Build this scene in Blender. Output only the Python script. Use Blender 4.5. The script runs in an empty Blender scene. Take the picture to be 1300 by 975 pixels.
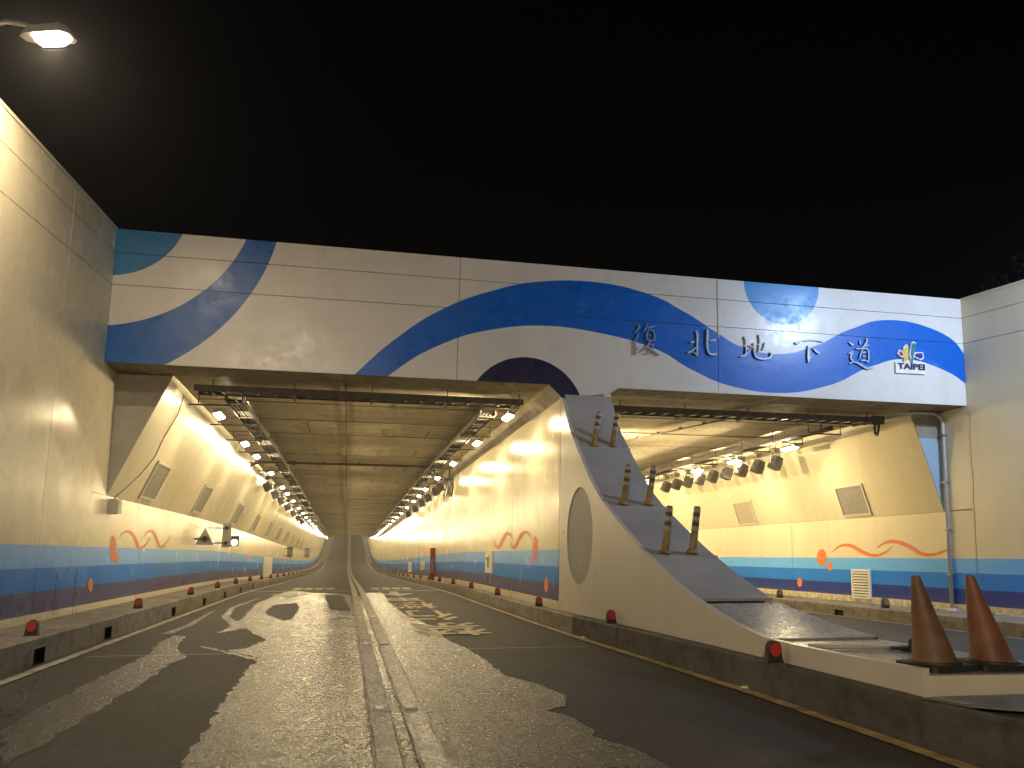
import bpy, bmesh, math, random
from mathutils import Vector, Matrix
random.seed(7)
SC = bpy.context.scene
COL = SC.collection
# ------------------------------------------------------------------ camera
def make_camera():
    yaw, pitch, roll = 0.205, 0.134, 0.023
    cy, sy, cp, sp = math.cos(yaw), math.sin(yaw), math.cos(pitch), math.sin(pitch)
    f = Vector((sy*cp, cy*cp, sp)); r = Vector((cy, -sy, 0)); u = Vector((-sy*sp, -cy*sp, cp))
    cr, sr = math.cos(roll), math.sin(roll)
    r2 = r*cr + u*sr; u2 = u*cr - r*sr
    cam = bpy.data.cameras.new('camera'); o = bpy.data.objects.new('camera', cam)
    m = Matrix((r2, u2, -f)).transposed().to_4x4(); m.translation = Vector((0, 0, 1.3))
    o.matrix_world = m
    cam.sensor_width = 36; cam.lens = 36*965/1300; cam.clip_start = .05; cam.clip_end = 3000
    COL.objects.link(o); SC.camera = o
make_camera()
# ------------------------------------------------------------------ night sky
w = bpy.data.worlds.new("World"); SC.world = w; w.use_nodes = True
nt = w.node_tree; bg = nt.nodes['Background']
sky = nt.nodes.new('ShaderNodeTexSky'); sky.sky_type = 'NISHITA'; sky.sun_disc = False
sky.sun_elevation = math.radians(6); sky.sun_rotation = math.radians(200)
hs = nt.nodes.new('ShaderNodeHueSaturation'); hs.inputs['Saturation'].default_value = .25
nt.links.new(sky.outputs[0], hs.inputs['Color']); nt.links.new(hs.outputs[0], bg.inputs[0])
bg.inputs[1].default_value = 0.0004
SC.view_settings.view_transform = 'Standard'; SC.view_settings.look = 'None'
SC.view_settings.exposure = 0.0; SC.view_settings.gamma = 1.0
SC.cycles.use_denoising = True
SC.cycles.max_bounces = 8; SC.cycles.diffuse_bounces = 5; SC.cycles.glossy_bounces = 3
SC.cycles.sample_clamp_indirect = 6.0
# lamp powers (watts) and colours
LAMP_W = 74.0; SIDE_W = 95.0; WASH_W = 19.0; LAMP_C = (1.0, .785, .43)
STREET_W = 190.0; STREET_C = (1.0, .80, .56)
COOL_W = 720.0; COOL_C = (.52, .69, 1.0)
# ------------------------------------------------------------------ slope of the underpass
S = .09
_pr = [(-90, 0), (25, 0), (45, -.25), (63, -.5), (100, -.8), (117, -.55), (134, .1), (159, 2.5), (185, 4.9), (214, 7.6), (270, 13)]
def zoff(y):
    if y <= 25: return 0.0
    P = _pr
    for i in range(1, len(P)-1):
        if y <= P[i+1][0] or i == len(P)-2:
            (x1, a), (x2, b) = P[i], P[i+1]
            m1 = (b - P[i-1][1])/(x2 - P[i-1][0])
            m2 = (P[i+2][1]-a)/(P[i+2][0]-x1) if i+2 < len(P) else (b-a)/(x2-x1)
            h = x2-x1; t = (y-x1)/h
            return (2*t**3-3*t*t+1)*a + (t**3-2*t*t+t)*h*m1 + (-2*t**3+3*t*t)*b + (t**3-t*t)*h*m2
def zr(y): return zoff(y) - S*y
def W(x, y, z): return Vector((x, y, z + zr(y)))
def slope_at(y): return (zr(y+.5)-zr(y-.5))
# ------------------------------------------------------------------ materials
class N:
    def __init__(s, name):
        s.m = bpy.data.materials.new(name); s.m.use_nodes = True; s.t = s.m.node_tree
        s.b = s.t.nodes['Principled BSDF']; s.pos = None
    def node(s, typ, **kw):
        n = s.t.nodes.new(typ)
        for k, v in kw.items(): setattr(n, k, v)
        return n
    def link(s, a, b): s.t.links.new(a, b)
    def sock(s, n, i, v):
        if hasattr(v, 'is_output'): s.link(v, n.inputs[i])
        else: n.inputs[i].default_value = v
    def math(s, op, a, b=0.0, clamp=False):
        n = s.node('ShaderNodeMath', operation=op); n.use_clamp = clamp
        s.sock(n, 0, a); s.sock(n, 1, b); return n.outputs[0]
    def P(s):
        if s.pos is None: s.pos = s.node('ShaderNodeNewGeometry').outputs['Position']
        return s.pos
    def xyz(s, v):
        n = s.node('ShaderNodeSeparateXYZ'); s.link(v, n.inputs[0]); return n.outputs
    def noise(s, scale, detail=4, rough=.55, stretch=None, dist=0, vec=None):
        n = s.node('ShaderNodeTexNoise'); n.inputs['Scale'].default_value = scale
        n.inputs['Detail'].default_value = detail; n.inputs['Roughness'].default_value = rough
        n.inputs['Distortion'].default_value = dist
        v = vec or s.P()
        if stretch:
            m = s.node('ShaderNodeMapping'); m.inputs['Scale'].default_value = stretch; s.link(v, m.inputs[0]); v = m.outputs[0]
        s.link(v, n.inputs['Vector']); return n.outputs[0]
    def ramp(s, f, a, b, lo=0.0, hi=1.0):
        n = s.node('ShaderNodeMapRange'); n.clamp = True
        s.sock(n, 0, f)
        for i, v in enumerate((a, b, lo, hi)): n.inputs[i+1].default_value = v
        return n.outputs[0]
    def mix(s, f, a, b, blend='MIX'):
        n = s.node('ShaderNodeMix', data_type='RGBA', blend_type=blend)
        s.sock(n, 0, f)
        for i, v in ((6, a), (7, b)):
            if hasattr(v, 'is_output'): s.link(v, n.inputs[i])
            else: n.inputs[i].default_value = tuple(v)+((1,) if len(v) == 3 else ())
        return n.outputs[2]
    def bump(s, h, strength=.3, dist=.01, prev=None):
        n = s.node('ShaderNodeBump'); n.inputs['Strength'].default_value = strength; n.inputs['Distance'].default_value = dist
        s.link(h, n.inputs['Height'])
        if prev: s.link(prev, n.inputs['Normal'])
        return n.outputs[0]
    def out(s, col=None, rough=None, metal=None, normal=None, spec=None, coat=None, emit=None):
        i = s.b.inputs
        for k, v in (('Base Color', col), ('Roughness', rough), ('Metallic', metal), ('Specular IOR Level', spec), ('Coat Weight', coat)):
            if v is None: continue
            if hasattr(v, 'is_output'): s.link(v, i[k])
            else: i[k].default_value = (tuple(v)+(1,)) if k == 'Base Color' else v
        if normal is not None: s.link(normal, i['Normal'])
        if emit:
            i['Emission Color'].default_value = tuple(emit[0])+(1,); i['Emission Strength'].default_value = emit[1]
        return s.m
    def curve(s, x, pts, x0, x1, z0, z1):
        n = s.node('ShaderNodeFloatCurve'); mp = n.mapping; mp.use_clip = False; c = mp.curves[0]
        q = [((a-x0)/(x1-x0), (b-z0)/(z1-z0)) for a, b in pts]
        c.points[0].location = q[0]; c.points[1].location = q[-1]
        for p in q[1:-1]: c.points.new(*p)
        mp.update()
        s.link(s.ramp(x, x0, x1), n.inputs['Value'])
        return s.ramp_free(n.outputs[0], z0, z1)
    def ramp_free(s, f, lo, hi):
        return s.math('ADD', s.math('MULTIPLY', f, hi-lo), lo)

def simple(name, col, rough=.6, metal=0.0, var=.25, scale=4, bump=.15, bscale=60, stretch=None, rvar=.15, bdist=.004, dark=None):
    n = N(name)
    f = n.noise(scale, 6, .6, stretch)
    f2 = n.noise(bscale, 3, .6)
    d = dark or tuple(c*(1-var) for c in col)
    c = n.mix(n.ramp(f, .38, .66), col, d)
    return n.out(c, n.ramp(f2, .2, .8, max(rough-rvar, .05), min(rough+rvar, 1)), metal, n.bump(f2, bump, bdist) if bump else None)

M = {}
CREAM = (.72, .655, .47)
def wall_paint(name, stripes=None, base=CREAM, rough=.20, streaky=.10):
    n = N(name)
    uv = n.node('ShaderNodeUVMap'); uv.uv_map = 'UVMap'; x = n.xyz(uv.outputs[0])
    big = n.noise(.55, 5, .6); streak = n.noise(1.0, 5, .65, (2.2, 2.2, .16)); fine = n.noise(9, 4, .6)
    c = n.mix(n.ramp(big, .25, .8, 0, .55), base, tuple(k*f for k, f in zip(base, (.86, .82, .74))))
    c = n.mix(n.ramp(streak, .42, .85, 0, .34), c, tuple(k*f for k, f in zip(base, (.70, .66, .58))))
    if stripes:
        edge = n.math('ADD', x[1], n.math('MULTIPLY', n.math('SUBTRACT', n.noise(3, 2), .5), .012))
        wash = n.noise(1.6, 6, .65, (1, .35, 3))
        for z0, z1, col in stripes:
            k = n.math('MULTIPLY', n.math('GREATER_THAN', edge, z0), n.math('LESS_THAN', edge, z1))
            cc = n.mix(n.ramp(wash, .46, .72, 0, .30), col, tuple(min(1, q*1.1+.04) for q in col))
            c = n.mix(k, c, cc)
        low = n.ramp(n.math('ADD', edge, n.math('MULTIPLY', n.math('SUBTRACT', fine, .5), .5)), .18, .42, .75, 0)
        c = n.mix(n.math('MULTIPLY', low, n.ramp(fine, .4, .62)), c, (.16, .13, .09))
    brush = n.noise(7, 5, .7, (1, 1, .16)); wav = n.noise(1.7, 3, .5, (1, 1, .6))
    nb = n.bump(wav, .20, .02); nb = n.bump(brush, streaky, .007, nb)
    r = n.ramp(n.noise(1.6, 2, .5), .25, .75, rough-.03, rough+.09)
    return n.out(c, r, 0, nb, spec=.24)
LB, MB_, NV = (.235, .47, .62), (.045, .20, .52), (.045, .05, .16)
M['wall_stripe'] = wall_paint('wall_paint_striped', [(.43, .75, (.085, .085, .20)), (.75, 1.09, (.025, .20, .66)), (1.09, 1.42, (.19, .43, .86))])
M['wall_outer'] = wall_paint('wall_paint_outer', [(.43, .75, (.085, .085, .20)), (.75, 1.09, (.025, .20, .66)), (1.09, 1.42, (.19, .43, .86))], rough=.24, streaky=.4)
M['wall_stripe_right'] = wall_paint('wall_paint_striped_bright', [(.26, .60, (.018, .04, .26)), (.60, .955, (.012, .19, .72)), (.955, 1.275, (.13, .42, .90))], rough=.34)
M['wall'] = wall_paint('wall_paint_cream')
M['wall_plain'] = wall_paint('wall_paint_grey_cream', base=(.56, .53, .45), rough=.30)

def circ(p, q, r):
    (ax, ay), (bx, by), (cx, cy) = p, q, r
    d = 2*(ax*(by-cy)+bx*(cy-ay)+cx*(ay-by))
    ux = ((ax*ax+ay*ay)*(by-cy)+(bx*bx+by*by)*(cy-ay)+(cx*cx+cy*cy)*(ay-by))/d
    uy = ((ax*ax+ay*ay)*(cx-bx)+(bx*bx+by*by)*(ax-cx)+(cx*cx+cy*cy)*(bx-ax))/d
    return ux, uy, math.hypot(ax-ux, ay-uy)
YP = 14.756; ZP = S*YP           # portal plane; local height = world z + ZP there
def beam_paint():
    n = N('beam_paint_waves')
    p = n.xyz(n.P()); X = p[0]; Z = n.math('ADD', p[2], ZP)
    base = (.63, .595, .53)
    big = n.noise(.7, 5, .6); fine = n.noise(6, 5, .65)
    c = n.mix(n.ramp(big, .35, .7, 0, .5), base, (.50, .475, .43))
    c = n.mix(n.ramp(n.noise(1, 4, .6, (3, 1, .2)), .60, .8, 0, .25), c, (.33, .31, .27))
    def disc(cc):
        dx = n.math('SUBTRACT', X, cc[0]); dz = n.math('SUBTRACT', Z, cc[1])
        d = n.math('SQRT', n.math('ADD', n.math('MULTIPLY', dx, dx), n.math('MULTIPLY', dz, dz)))
        return n.math('LESS_THAN', d, cc[2])
    def inv(v): return n.math('SUBTRACT', 1.0, v)
    BLUE = (.002, .100, .44)
    left = n.math('LESS_THAN', X, 0.0)
    ai = disc(circ((-4.45, 5.36), (-3.37, 5.73), (-2.17, 7.17))); ao = disc(circ((-3.36, 4.73), (-2.65, 5.29), (-1.61, 7.18)))
    k = n.math('MULTIPLY', left, n.math('MULTIPLY', ao, inv(ai)))
    c = n.mix(k, c, (.004, .095, .35))
    c = n.mix(disc(circ((-4.4, 6.3), (-3.83, 6.51), (-3.31, 7.17))), c, (.02, .17, .38))
    up = [(-.5, 4.15), (0.0, 4.71), (.69, 5.4), (1.59, 6.07), (2.53, 6.51), (3.67, 6.82), (4.86, 6.89), (5.91, 6.74), (6.8, 6.39), (7.55, 5.98), (8.2, 5.69), (8.9, 5.61), (9.76, 5.81), (10.76, 6.28), (11.77, 6.56), (12.79, 6.45), (13.7, 5.86)]
    lo = [(-.5, 3.6), (.61, 4.69), (1.61, 5.37), (2.55, 5.72), (3.69, 5.89), (4.87, 5.82), (6.08, 5.57), (6.96, 5.15), (7.86, 4.85), (8.97, 4.76), (10.12, 4.97), (11.32, 5.49), (12.13, 5.68), (12.95, 5.54), (13.7, 5.18)]
    zu = n.curve(X, up, -.5, 13.7, 3.4, 7.4); zl = n.curve(X, lo, -.5, 13.7, 3.4, 7.4)
    k = n.math('MULTIPLY', n.math('MULTIPLY', n.math('LESS_THAN', Z, zu), n.math('GREATER_THAN', Z, zl)), n.math('GREATER_THAN', X, -.5))
    c = n.mix(k, c, BLUE)
    c = n.mix(disc(circ((8.18, 7.11), (9.2, 6.28), (10.0, 7.16))), c, (.012, .20, .50))
    c = n.mix(disc(circ((2.34, 4.67), (3.36, 5.22), (4.37, 4.70))), c, (.012, .012, .05))
    blot = n.noise(1.3, 6, .7)
    c = n.mix(n.ramp(blot, .60, .78, 0, .16), c, (.6, .62, .66))
    r = n.ramp(n.noise(2.2, 6, .75), .34, .66, .22, .42)
    nb = n.bump(n.noise(1.4, 3, .5), .3, .02); nb = n.bump(fine, .25, .006, nb)
    return n.out(c, r, 0, nb, spec=.35)
M['beam'] = beam_paint()

def asphalt(name, wet):
    n = N(name)
    big = n.noise(.45, 6, .6); mid = n.noise(2.2, 6, .65, (1.6, .5, 1)); grit = n.noise(75, 3, .75); grit2 = n.noise(60 if wet else 26, 3, .7)
    vor = n.node('ShaderNodeTexVoronoi'); vor.inputs['Scale'].default_value = 95 if wet else 62; n.link(n.P(), vor.inputs['Vector'])
    if wet:
        peb = n.noise(34, 2, .6, (1, .42, 1)); peb2 = n.noise(13, 3, .6, (1, .5, 1))
        g = n.ramp(n.math('ADD', peb, n.math('MULTIPLY', n.math('SUBTRACT', peb2, .5), .5)), .42, .60)
        c = n.mix(g, (.008, .0075, .007), (.038, .034, .029))
        c = n.mix(n.ramp(mid, .5, .75, 0, .5), c, (.022, .020, .017))
        h = n.math('ADD', n.math('MULTIPLY', vor.outputs['Distance'], .6), n.math('MULTIPLY', peb, 1.6))
        nb = n.bump(n.noise(1.1, 3, .5), .12, .03); nb = n.bump(h, .62, .014, nb)
        r = n.math('ADD', n.ramp(g, 0, 1, .32, .15), n.ramp(mid, .35, .7, -.05, .08))
        return n.out(c, r, 0, nb, spec=.37)
    c = n.mix(n.ramp(big, .35, .65), (.036, .033, .030), (.055, .050, .045))
    c = n.mix(n.ramp(mid, .45, .75, 0, .6), c, (.025, .023, .022))
    c = n.mix(n.ramp(grit, .55, .75, 0, .5), c, (.09, .082, .072))
    stain = n.noise(1.0, 6, .7, (2.5, .22, 1))
    c = n.mix(n.ramp(stain, .58, .72, 0, .4), c, (.085, .077, .066))
    nb = n.bump(n.math('ADD', vor.outputs['Distance'], grit2), .5, .008)
    return n.out(c, n.ramp(grit2, .3, .7, .6, .85), 0, nb, spec=.35)
M['asphalt'] = asphalt('dry_asphalt', False); M['wet'] = asphalt('wet_asphalt', True)

def concrete(name, col, dark, streak_dir=None, rough=.75, white=0.0):
    n = N(name)
    big = n.noise(.8, 7, .65); mid = n.noise(5, 6, .65); st = n.noise(1.0, 6, .65, streak_dir or (2, 2, .3))
    c = n.mix(n.ramp(big, .35, .68), col, tuple(k*.72 for k in col))
    c = n.mix(n.ramp(st, .48, .72, 0, .75), c, dark)
    c = n.mix(n.ramp(mid, .48, .68, 0, .7), c, dark)
    c = n.mix(n.ramp(n.noise(22, 4, .7), .55, .72, 0, .45), c, tuple(k*.55 for k in col))
    if white:
        wv = n.noise(1.0, 4, .65, (1.9, .38, 1), .9)
        c = n.mix(n.ramp(wv, .60, .68, 0, white), c, (.46, .42, .32))
    nb = n.bump(n.noise(38, 5, .7), .35, .006); nb = n.bump(mid, .2, .01, nb)
    return n.out(c, n.ramp(mid, .3, .7, rough-.15, min(1, rough+.12)), 0, nb, spec=.35)
for _i, _k in enumerate((1.0, .86, 1.1, .94)): M['ceiling%d' % _i] = concrete('board_marked_concrete', (.45*_k, .39*_k, .27*_k), (.23*_k, .185*_k, .115*_k), (.22, 2.6, 1), .7, .5)
M['ceiling'] = M['ceiling0']
M['beam_soffit'] = concrete('soffit_concrete', (.34, .29, .20), (.15, .12, .075), (1.6, .35, 1), .75, .8)
M['concrete'] = concrete('raw_concrete', (.30, .265, .20), (.17, .145, .11))
M['kerb'] = concrete('kerb_concrete', (.27, .24, .185), (.08, .07, .055), (1.6, .7, 3), .8)
M['kerb_dark'] = concrete('sooty_kerb_concrete', (.10, .092, .08), (.028, .026, .024), (1.6, .8, 3), .8)
M['ledge_wet'] = simple('wet_concrete_ledge', (.34, .325, .295), .33, var=.5, scale=3.0, bump=.5, bscale=16, rvar=.17, bdist=.008, stretch=(1, 2.2, 1))
M['fin'] = simple('dull_floodlight_casting', (.11, .10, .085), .6, .3, var=.4, scale=12)
M['joint'] = simple('dark_joint_filler', (.17, .14, .09), .8, var=.5, scale=3)
M['slide'] = simple('grey_deck_paint', (.36, .35, .335), .5, var=.2, scale=1.2, bump=.25, bscale=30)
M['hole'] = simple('grey_recess_paint', (.27, .265, .25), .55, var=.12, scale=2)
M['sky_blue'] = simple('pale_blue_paint', (.30, .42, .50), .5, var=.12)
M['beige'] = simple('beige_paint', (.36, .33, .26), .55, var=.15)
M['orange'] = simple('orange_paint', (.72, .20, .055), .45, var=.15, scale=6)
M['steel'] = simple('galvanised_steel', (.36, .34, .31), .45, .7, var=.4, scale=9)
M['dark_steel'] = simple('rusty_dark_steel', (.075, .062, .052), .65, .2, var=.5, scale=8)
M['brushed'] = simple('brushed_steel', (.30, .30, .32), .5, .6, var=.25, scale=20)
M['lamp_body'] = simple('lamp_housing_metal', (.30, .28, .24), .45, .5, var=.3, scale=20)
M['black'] = simple('black_rubber', (.018, .017, .017), .6, var=.3, scale=12)
M['near_black'] = simple('near_black_fill', (.012, .011, .010), .9, var=.3)  # near-black for the shade in drains; also louvre backing and cracks
M['red_lens'] = simple('red_reflector_plastic', (.44, .03, .028), .4, var=.2, scale=40, bump=.4, bscale=180)
M['white_paint'] = simple('white_metal_paint', (.74, .72, .66), .4, var=.1)
M['vent_grey'] = simple('vent_mesh_grey', (.40, .375, .33), .6, .2, var=.25, scale=14)
M['frame_cream'] = simple('vent_frame_paint', (.66, .61, .48), .45, var=.12)
def worn_line():
    n = N('worn_centre_line_paint')
    peb = n.noise(34, 2, .6, (1, .42, 1)); wear = n.noise(2.6, 6, .72, (1.6, .8, 1)); g = n.ramp(peb, .40, .62)
    c = n.mix(g, (.24, .22, .185), (.52, .48, .41))
    c = n.mix(n.ramp(n.math('ADD', wear, n.math('MULTIPLY', n.math('SUBTRACT', peb, .5), .5)), .55, .63, 0, .6), c, (.045, .041, .036))
    return n.out(c, n.ramp(g, 0, 1, .5, .35), 0, n.bump(peb, .45, .010), spec=.4)
M['line_white'] = simple('worn_white_road_paint', (.46, .43, .37), .6, var=.6, scale=5, bump=.4, bscale=60, dark=(.15, .135, .115))
M['line_centre'] = worn_line()
M['line_yellow'] = simple('worn_yellow_road_paint', (.42, .31, .12), .6, var=.6, scale=5, bump=.4, bscale=60, dark=(.15, .115, .06))
M['yellow_text'] = simple('yellow_road_lettering', (.50, .385, .155), .55, var=.35, scale=7, bump=.4, bscale=60, dark=(.13, .105, .055))
M['aluminium'] = simple('bare_sign_back', (.46, .43, .37), .5, .1, var=.2, scale=10)
M['red_paint'] = simple('red_enamel', (.30, .06, .04), .4, var=.3)
M['stud'] = simple('white_stud_ceramic', (.88, .86, .80), .25, var=.05)
M['stud_yellow'] = simple('yellow_green_stud', (.62, .72, .18), .25, var=.1)
M['post_yellow'] = simple('grimy_yellow_post', (.30, .20, .055), .55, var=.6, scale=9, dark=(.10, .07, .03))
M['post_band'] = simple('grey_reflective_band', (.34, .32, .29), .4, var=.3, scale=20)
M['post_dark'] = simple('sooty_post_band', (.07, .05, .025), .6, var=.4, scale=20)
M['cone_brown'] = simple('dirty_orange_rubber', (.17, .085, .036), .6, var=.6, scale=6, dark=(.085, .05, .028))
M['cone_red'] = simple('faded_red_rubber', (.19, .078, .034), .6, var=.6, scale=6, dark=(.12, .05, .028))
M['pipe'] = simple('grey_pvc_conduit', (.42, .42, .40), .4, var=.15)
M['bark'] = simple('bark', (.06, .045, .03), .9, var=.4, scale=12)
M['leaf'] = simple('leaves', (.045, .07, .025), .6, var=.4, scale=2, bump=0)
M['soil'] = simple('grass_soil', (.05, .055, .03), .9, var=.4, scale=.6)
M['navy_text'] = simple('navy_lettering', (.012, .014, .06), .4, var=.1)
M['logo_red'] = simple('logo_red', (.32, .03, .02), .4, var=.1); M['logo_yellow'] = simple('logo_yellow', (.62, .43, .03), .4, var=.1)
M['logo_green'] = simple('logo_green', (.02, .16, .13), .4, var=.1); M['logo_blue'] = simple('logo_violet_blue', (.03, .02, .30), .4, var=.1)
M['grey_plate'] = simple('grey_sheet_metal', (.16, .165, .16), .45, .3, var=.3)
M['lens'] = N('lit_lamp_glass').out((.9, .9, .85), .3, emit=((1.0, .93, .80), 30.0))
M['lens_cool'] = N('lit_cool_lamp_glass').out((.9, .9, .9), .3, emit=((.85, .92, 1.0), 14.0))
M['lens_street'] = N('lit_street_lamp_glass').out((.9, .9, .85), .3, emit=((1.0, .86, .66), 30.0))
M['signal'] = N('lit_signal_glass').out((.8, .85, .9), .3, emit=((.62, .74, 1.0), 9.0))
for k in ('lens', 'lens_cool', 'lens_street', 'signal'): M[k].cycles.emission_sampling = 'NONE'
def vent_striped():
    n = N('vent_mesh_orange_blue'); p = n.xyz(n.P())
    f = n.math('FRACT', n.math('MULTIPLY', n.math('ADD', n.math('ADD', p[1], n.math('MULTIPLY', p[2], -1.3)), n.math('MULTIPLY', n.noise(2, 2), .25)), 2.6))
    return n.out(n.mix(n.math('GREATER_THAN', f, .5), (.62, .38, .18), (.33, .46, .48)), .6, .1)
M['vent_striped'] = vent_striped()
# ------------------------------------------------------------------ mesh helpers
class MB:
    """collects faces in local underpass coordinates (x, y, height above the road slope) or plain coordinates"""
    def __init__(s): s.v = []; s.f = []
    def add(s, vs, fs):
        o = len(s.v); s.v += [tuple(v) for v in vs]; s.f += [tuple(i+o for i in f) for f in fs]
    def box(s, x0, x1, y0, y1, z0, z1, ny=1):
        vs = []; fs = []
        for i in range(ny+1):
            y = y0+(y1-y0)*i/ny
            vs += [(x0, y, z0), (x1, y, z0), (x1, y, z1), (x0, y, z1)]
        fs.append((0, 1, 2, 3)); k = ny*4; fs.append((k+3, k+2, k+1, k))
        for i in range(ny):
            a = i*4; b = a+4
            for q in range(4):
                r = (q+1) % 4; fs.append((a+q, b+q, b+r, a+r))
        s.add(vs, fs)
    def prism(s, prof, y0, y1, ny=1):
        """closed profile [(x,z)] swept along y"""
        n = len(prof); vs = []; fs = []
        for i in range(ny+1):
            y = y0+(y1-y0)*i/ny
            vs += [(x, y, z) for x, z in prof]
        fs.append(tuple(range(n))); fs.append(tuple(ny*n+n-1-i for i in range(n)))
        for i in range(ny):
            for q in range(n):
                r = (q+1) % n; fs.append((i*n+q, (i+1)*n+q, (i+1)*n+r, i*n+r))
        s.add(vs, fs)
    def tube(s, pts, r, n=10, caps=True):
        pts = [Vector(p) for p in pts]; vs = []; fs = []
        up = Vector((0, 0, 1)) if abs((pts[1]-pts[0]).normalized().z) < .9 else Vector((0, 1, 0))
        rr = r if isinstance(r, (list, tuple)) else [r]*len(pts)
        for i, p in enumerate(pts):
            t = (pts[min(i+1, len(pts)-1)]-pts[max(i-1, 0)]).normalized()
            a = t.cross(up)
            if a.length < 1e-4: a = t.cross(Vector((1, 0, 0)))
            a.normalize(); b = a.cross(t).normalized(); up = b
            for k in range(n):
                g = 2*math.pi*k/n; vs.append(p+a*math.cos(g)*rr[i]+b*math.sin(g)*rr[i])
        for i in range(len(pts)-1):
            for k in range(n):
                l = (k+1) % n; fs.append((i*n+k, i*n+l, (i+1)*n+l, (i+1)*n+k))
        if caps:
            fs.append(tuple(range(n-1, -1, -1))); fs.append(tuple((len(pts)-1)*n+k for k in range(n)))
        s.add(vs, fs)
    def lathe(s, prof, n=20, cx=0, cy=0):
        vs = []; fs = []
        for r, z in prof:
            for k in range(n):
                g = 2*math.pi*k/n; vs.append((cx+r*math.cos(g), cy+r*math.sin(g), z))
        for i in range(len(prof)-1):
            for k in range(n):
                l = (k+1) % n; fs.append((i*n+k, i*n+l, (i+1)*n+l, (i+1)*n+k))
        fs.append(tuple(range(n-1, -1, -1))); fs.append(tuple((len(prof)-1)*n+k for k in range(n)))
        s.add(vs, fs)
    def slab(s, outer, a, b, fn):
        """outline [(p,q)] extruded from depth a to depth b; fn(p,q,d) gives the 3-D point"""
        bm = bmesh.new(); vv = [bm.verts.new((p, q, 0)) for p, q in outer]
        es = [bm.edges.new((vv[i], vv[(i+1) % len(vv)])) for i in range(len(vv))]
        bmesh.ops.triangle_fill(bm, use_beauty=True, edges=es)
        bm.verts.index_update(); n = len(outer)
        tris = [tuple(v.index for v in f.verts) for f in bm.faces]; bm.free()
        vs = [fn(p, q, a) for p, q in outer]+[fn(p, q, b) for p, q in outer]
        fs = [t for t in tris]+[tuple(i+n for i in reversed(t)) for t in tris]
        fs += [(i, (i+1) % n, (i+1) % n+n, i+n) for i in range(n)]
        s.add(vs, fs)
    def mesh(s, name, m, mapped=False, uv=False, smooth=False, recalc=True):
        me = bpy.data.meshes.new(name)
        me.from_pydata([W(*v) for v in s.v] if mapped else s.v, [], s.f)
        if uv:
            l = me.uv_layers.new(name='UVMap')
            for lp in me.loops:
                q = s.v[lp.vertex_index]; l.data[lp.index].uv = (q[1], q[2])
        me.materials.append(m)
        if recalc:
            bm = bmesh.new(); bm.from_mesh(me); bmesh.ops.recalc_face_normals(bm, faces=bm.faces[:]); bm.to_mesh(me); bm.free()
        if smooth:
            for p in me.polygons: p.use_smooth = True
        me.update(); return me
    def build(s, name, m, parent=None, mapped=False, uv=False, smooth=False, loc=None, **kw):
        o = bpy.data.objects.new(name, s.mesh(name, m, mapped, uv, smooth)); COL.objects.link(o)
        if parent: o.parent = parent
        if loc: o.location = loc
        for k, v in kw.items(): o[k] = v
        return o
def place(name, me, parent=None, loc=None, rot=None):
    o = bpy.data.objects.new(name, me); COL.objects.link(o)
    if parent: o.parent = parent
    if loc: o.location = loc
    if rot: o.rotation_euler = rot
    return o
def thing(name, label, cat, loc=(0, 0, 0), rot=(0, 0, 0), group=None):
    o = bpy.data.objects.new(name, None); COL.objects.link(o); o.empty_display_size = .2
    o.location = loc; o.rotation_euler = rot; o['label'] = label; o['category'] = cat
    if group: o['group'] = group
    return o
def dup(root, loc, label, rot=None):
    def cp(o, par):
        c = o.copy(); COL.objects.link(c); c.parent = par
        for ch in list(o.children): cp(ch, c)
        return c
    c = cp(root, None); c.location = loc; c['label'] = label
    if rot: c.rotation_euler = rot
    return c
ORD = ['first', 'second', 'third', 'fourth', 'fifth', 'sixth', 'seventh', 'eighth', 'ninth', 'tenth', 'eleventh', 'twelfth']
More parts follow.
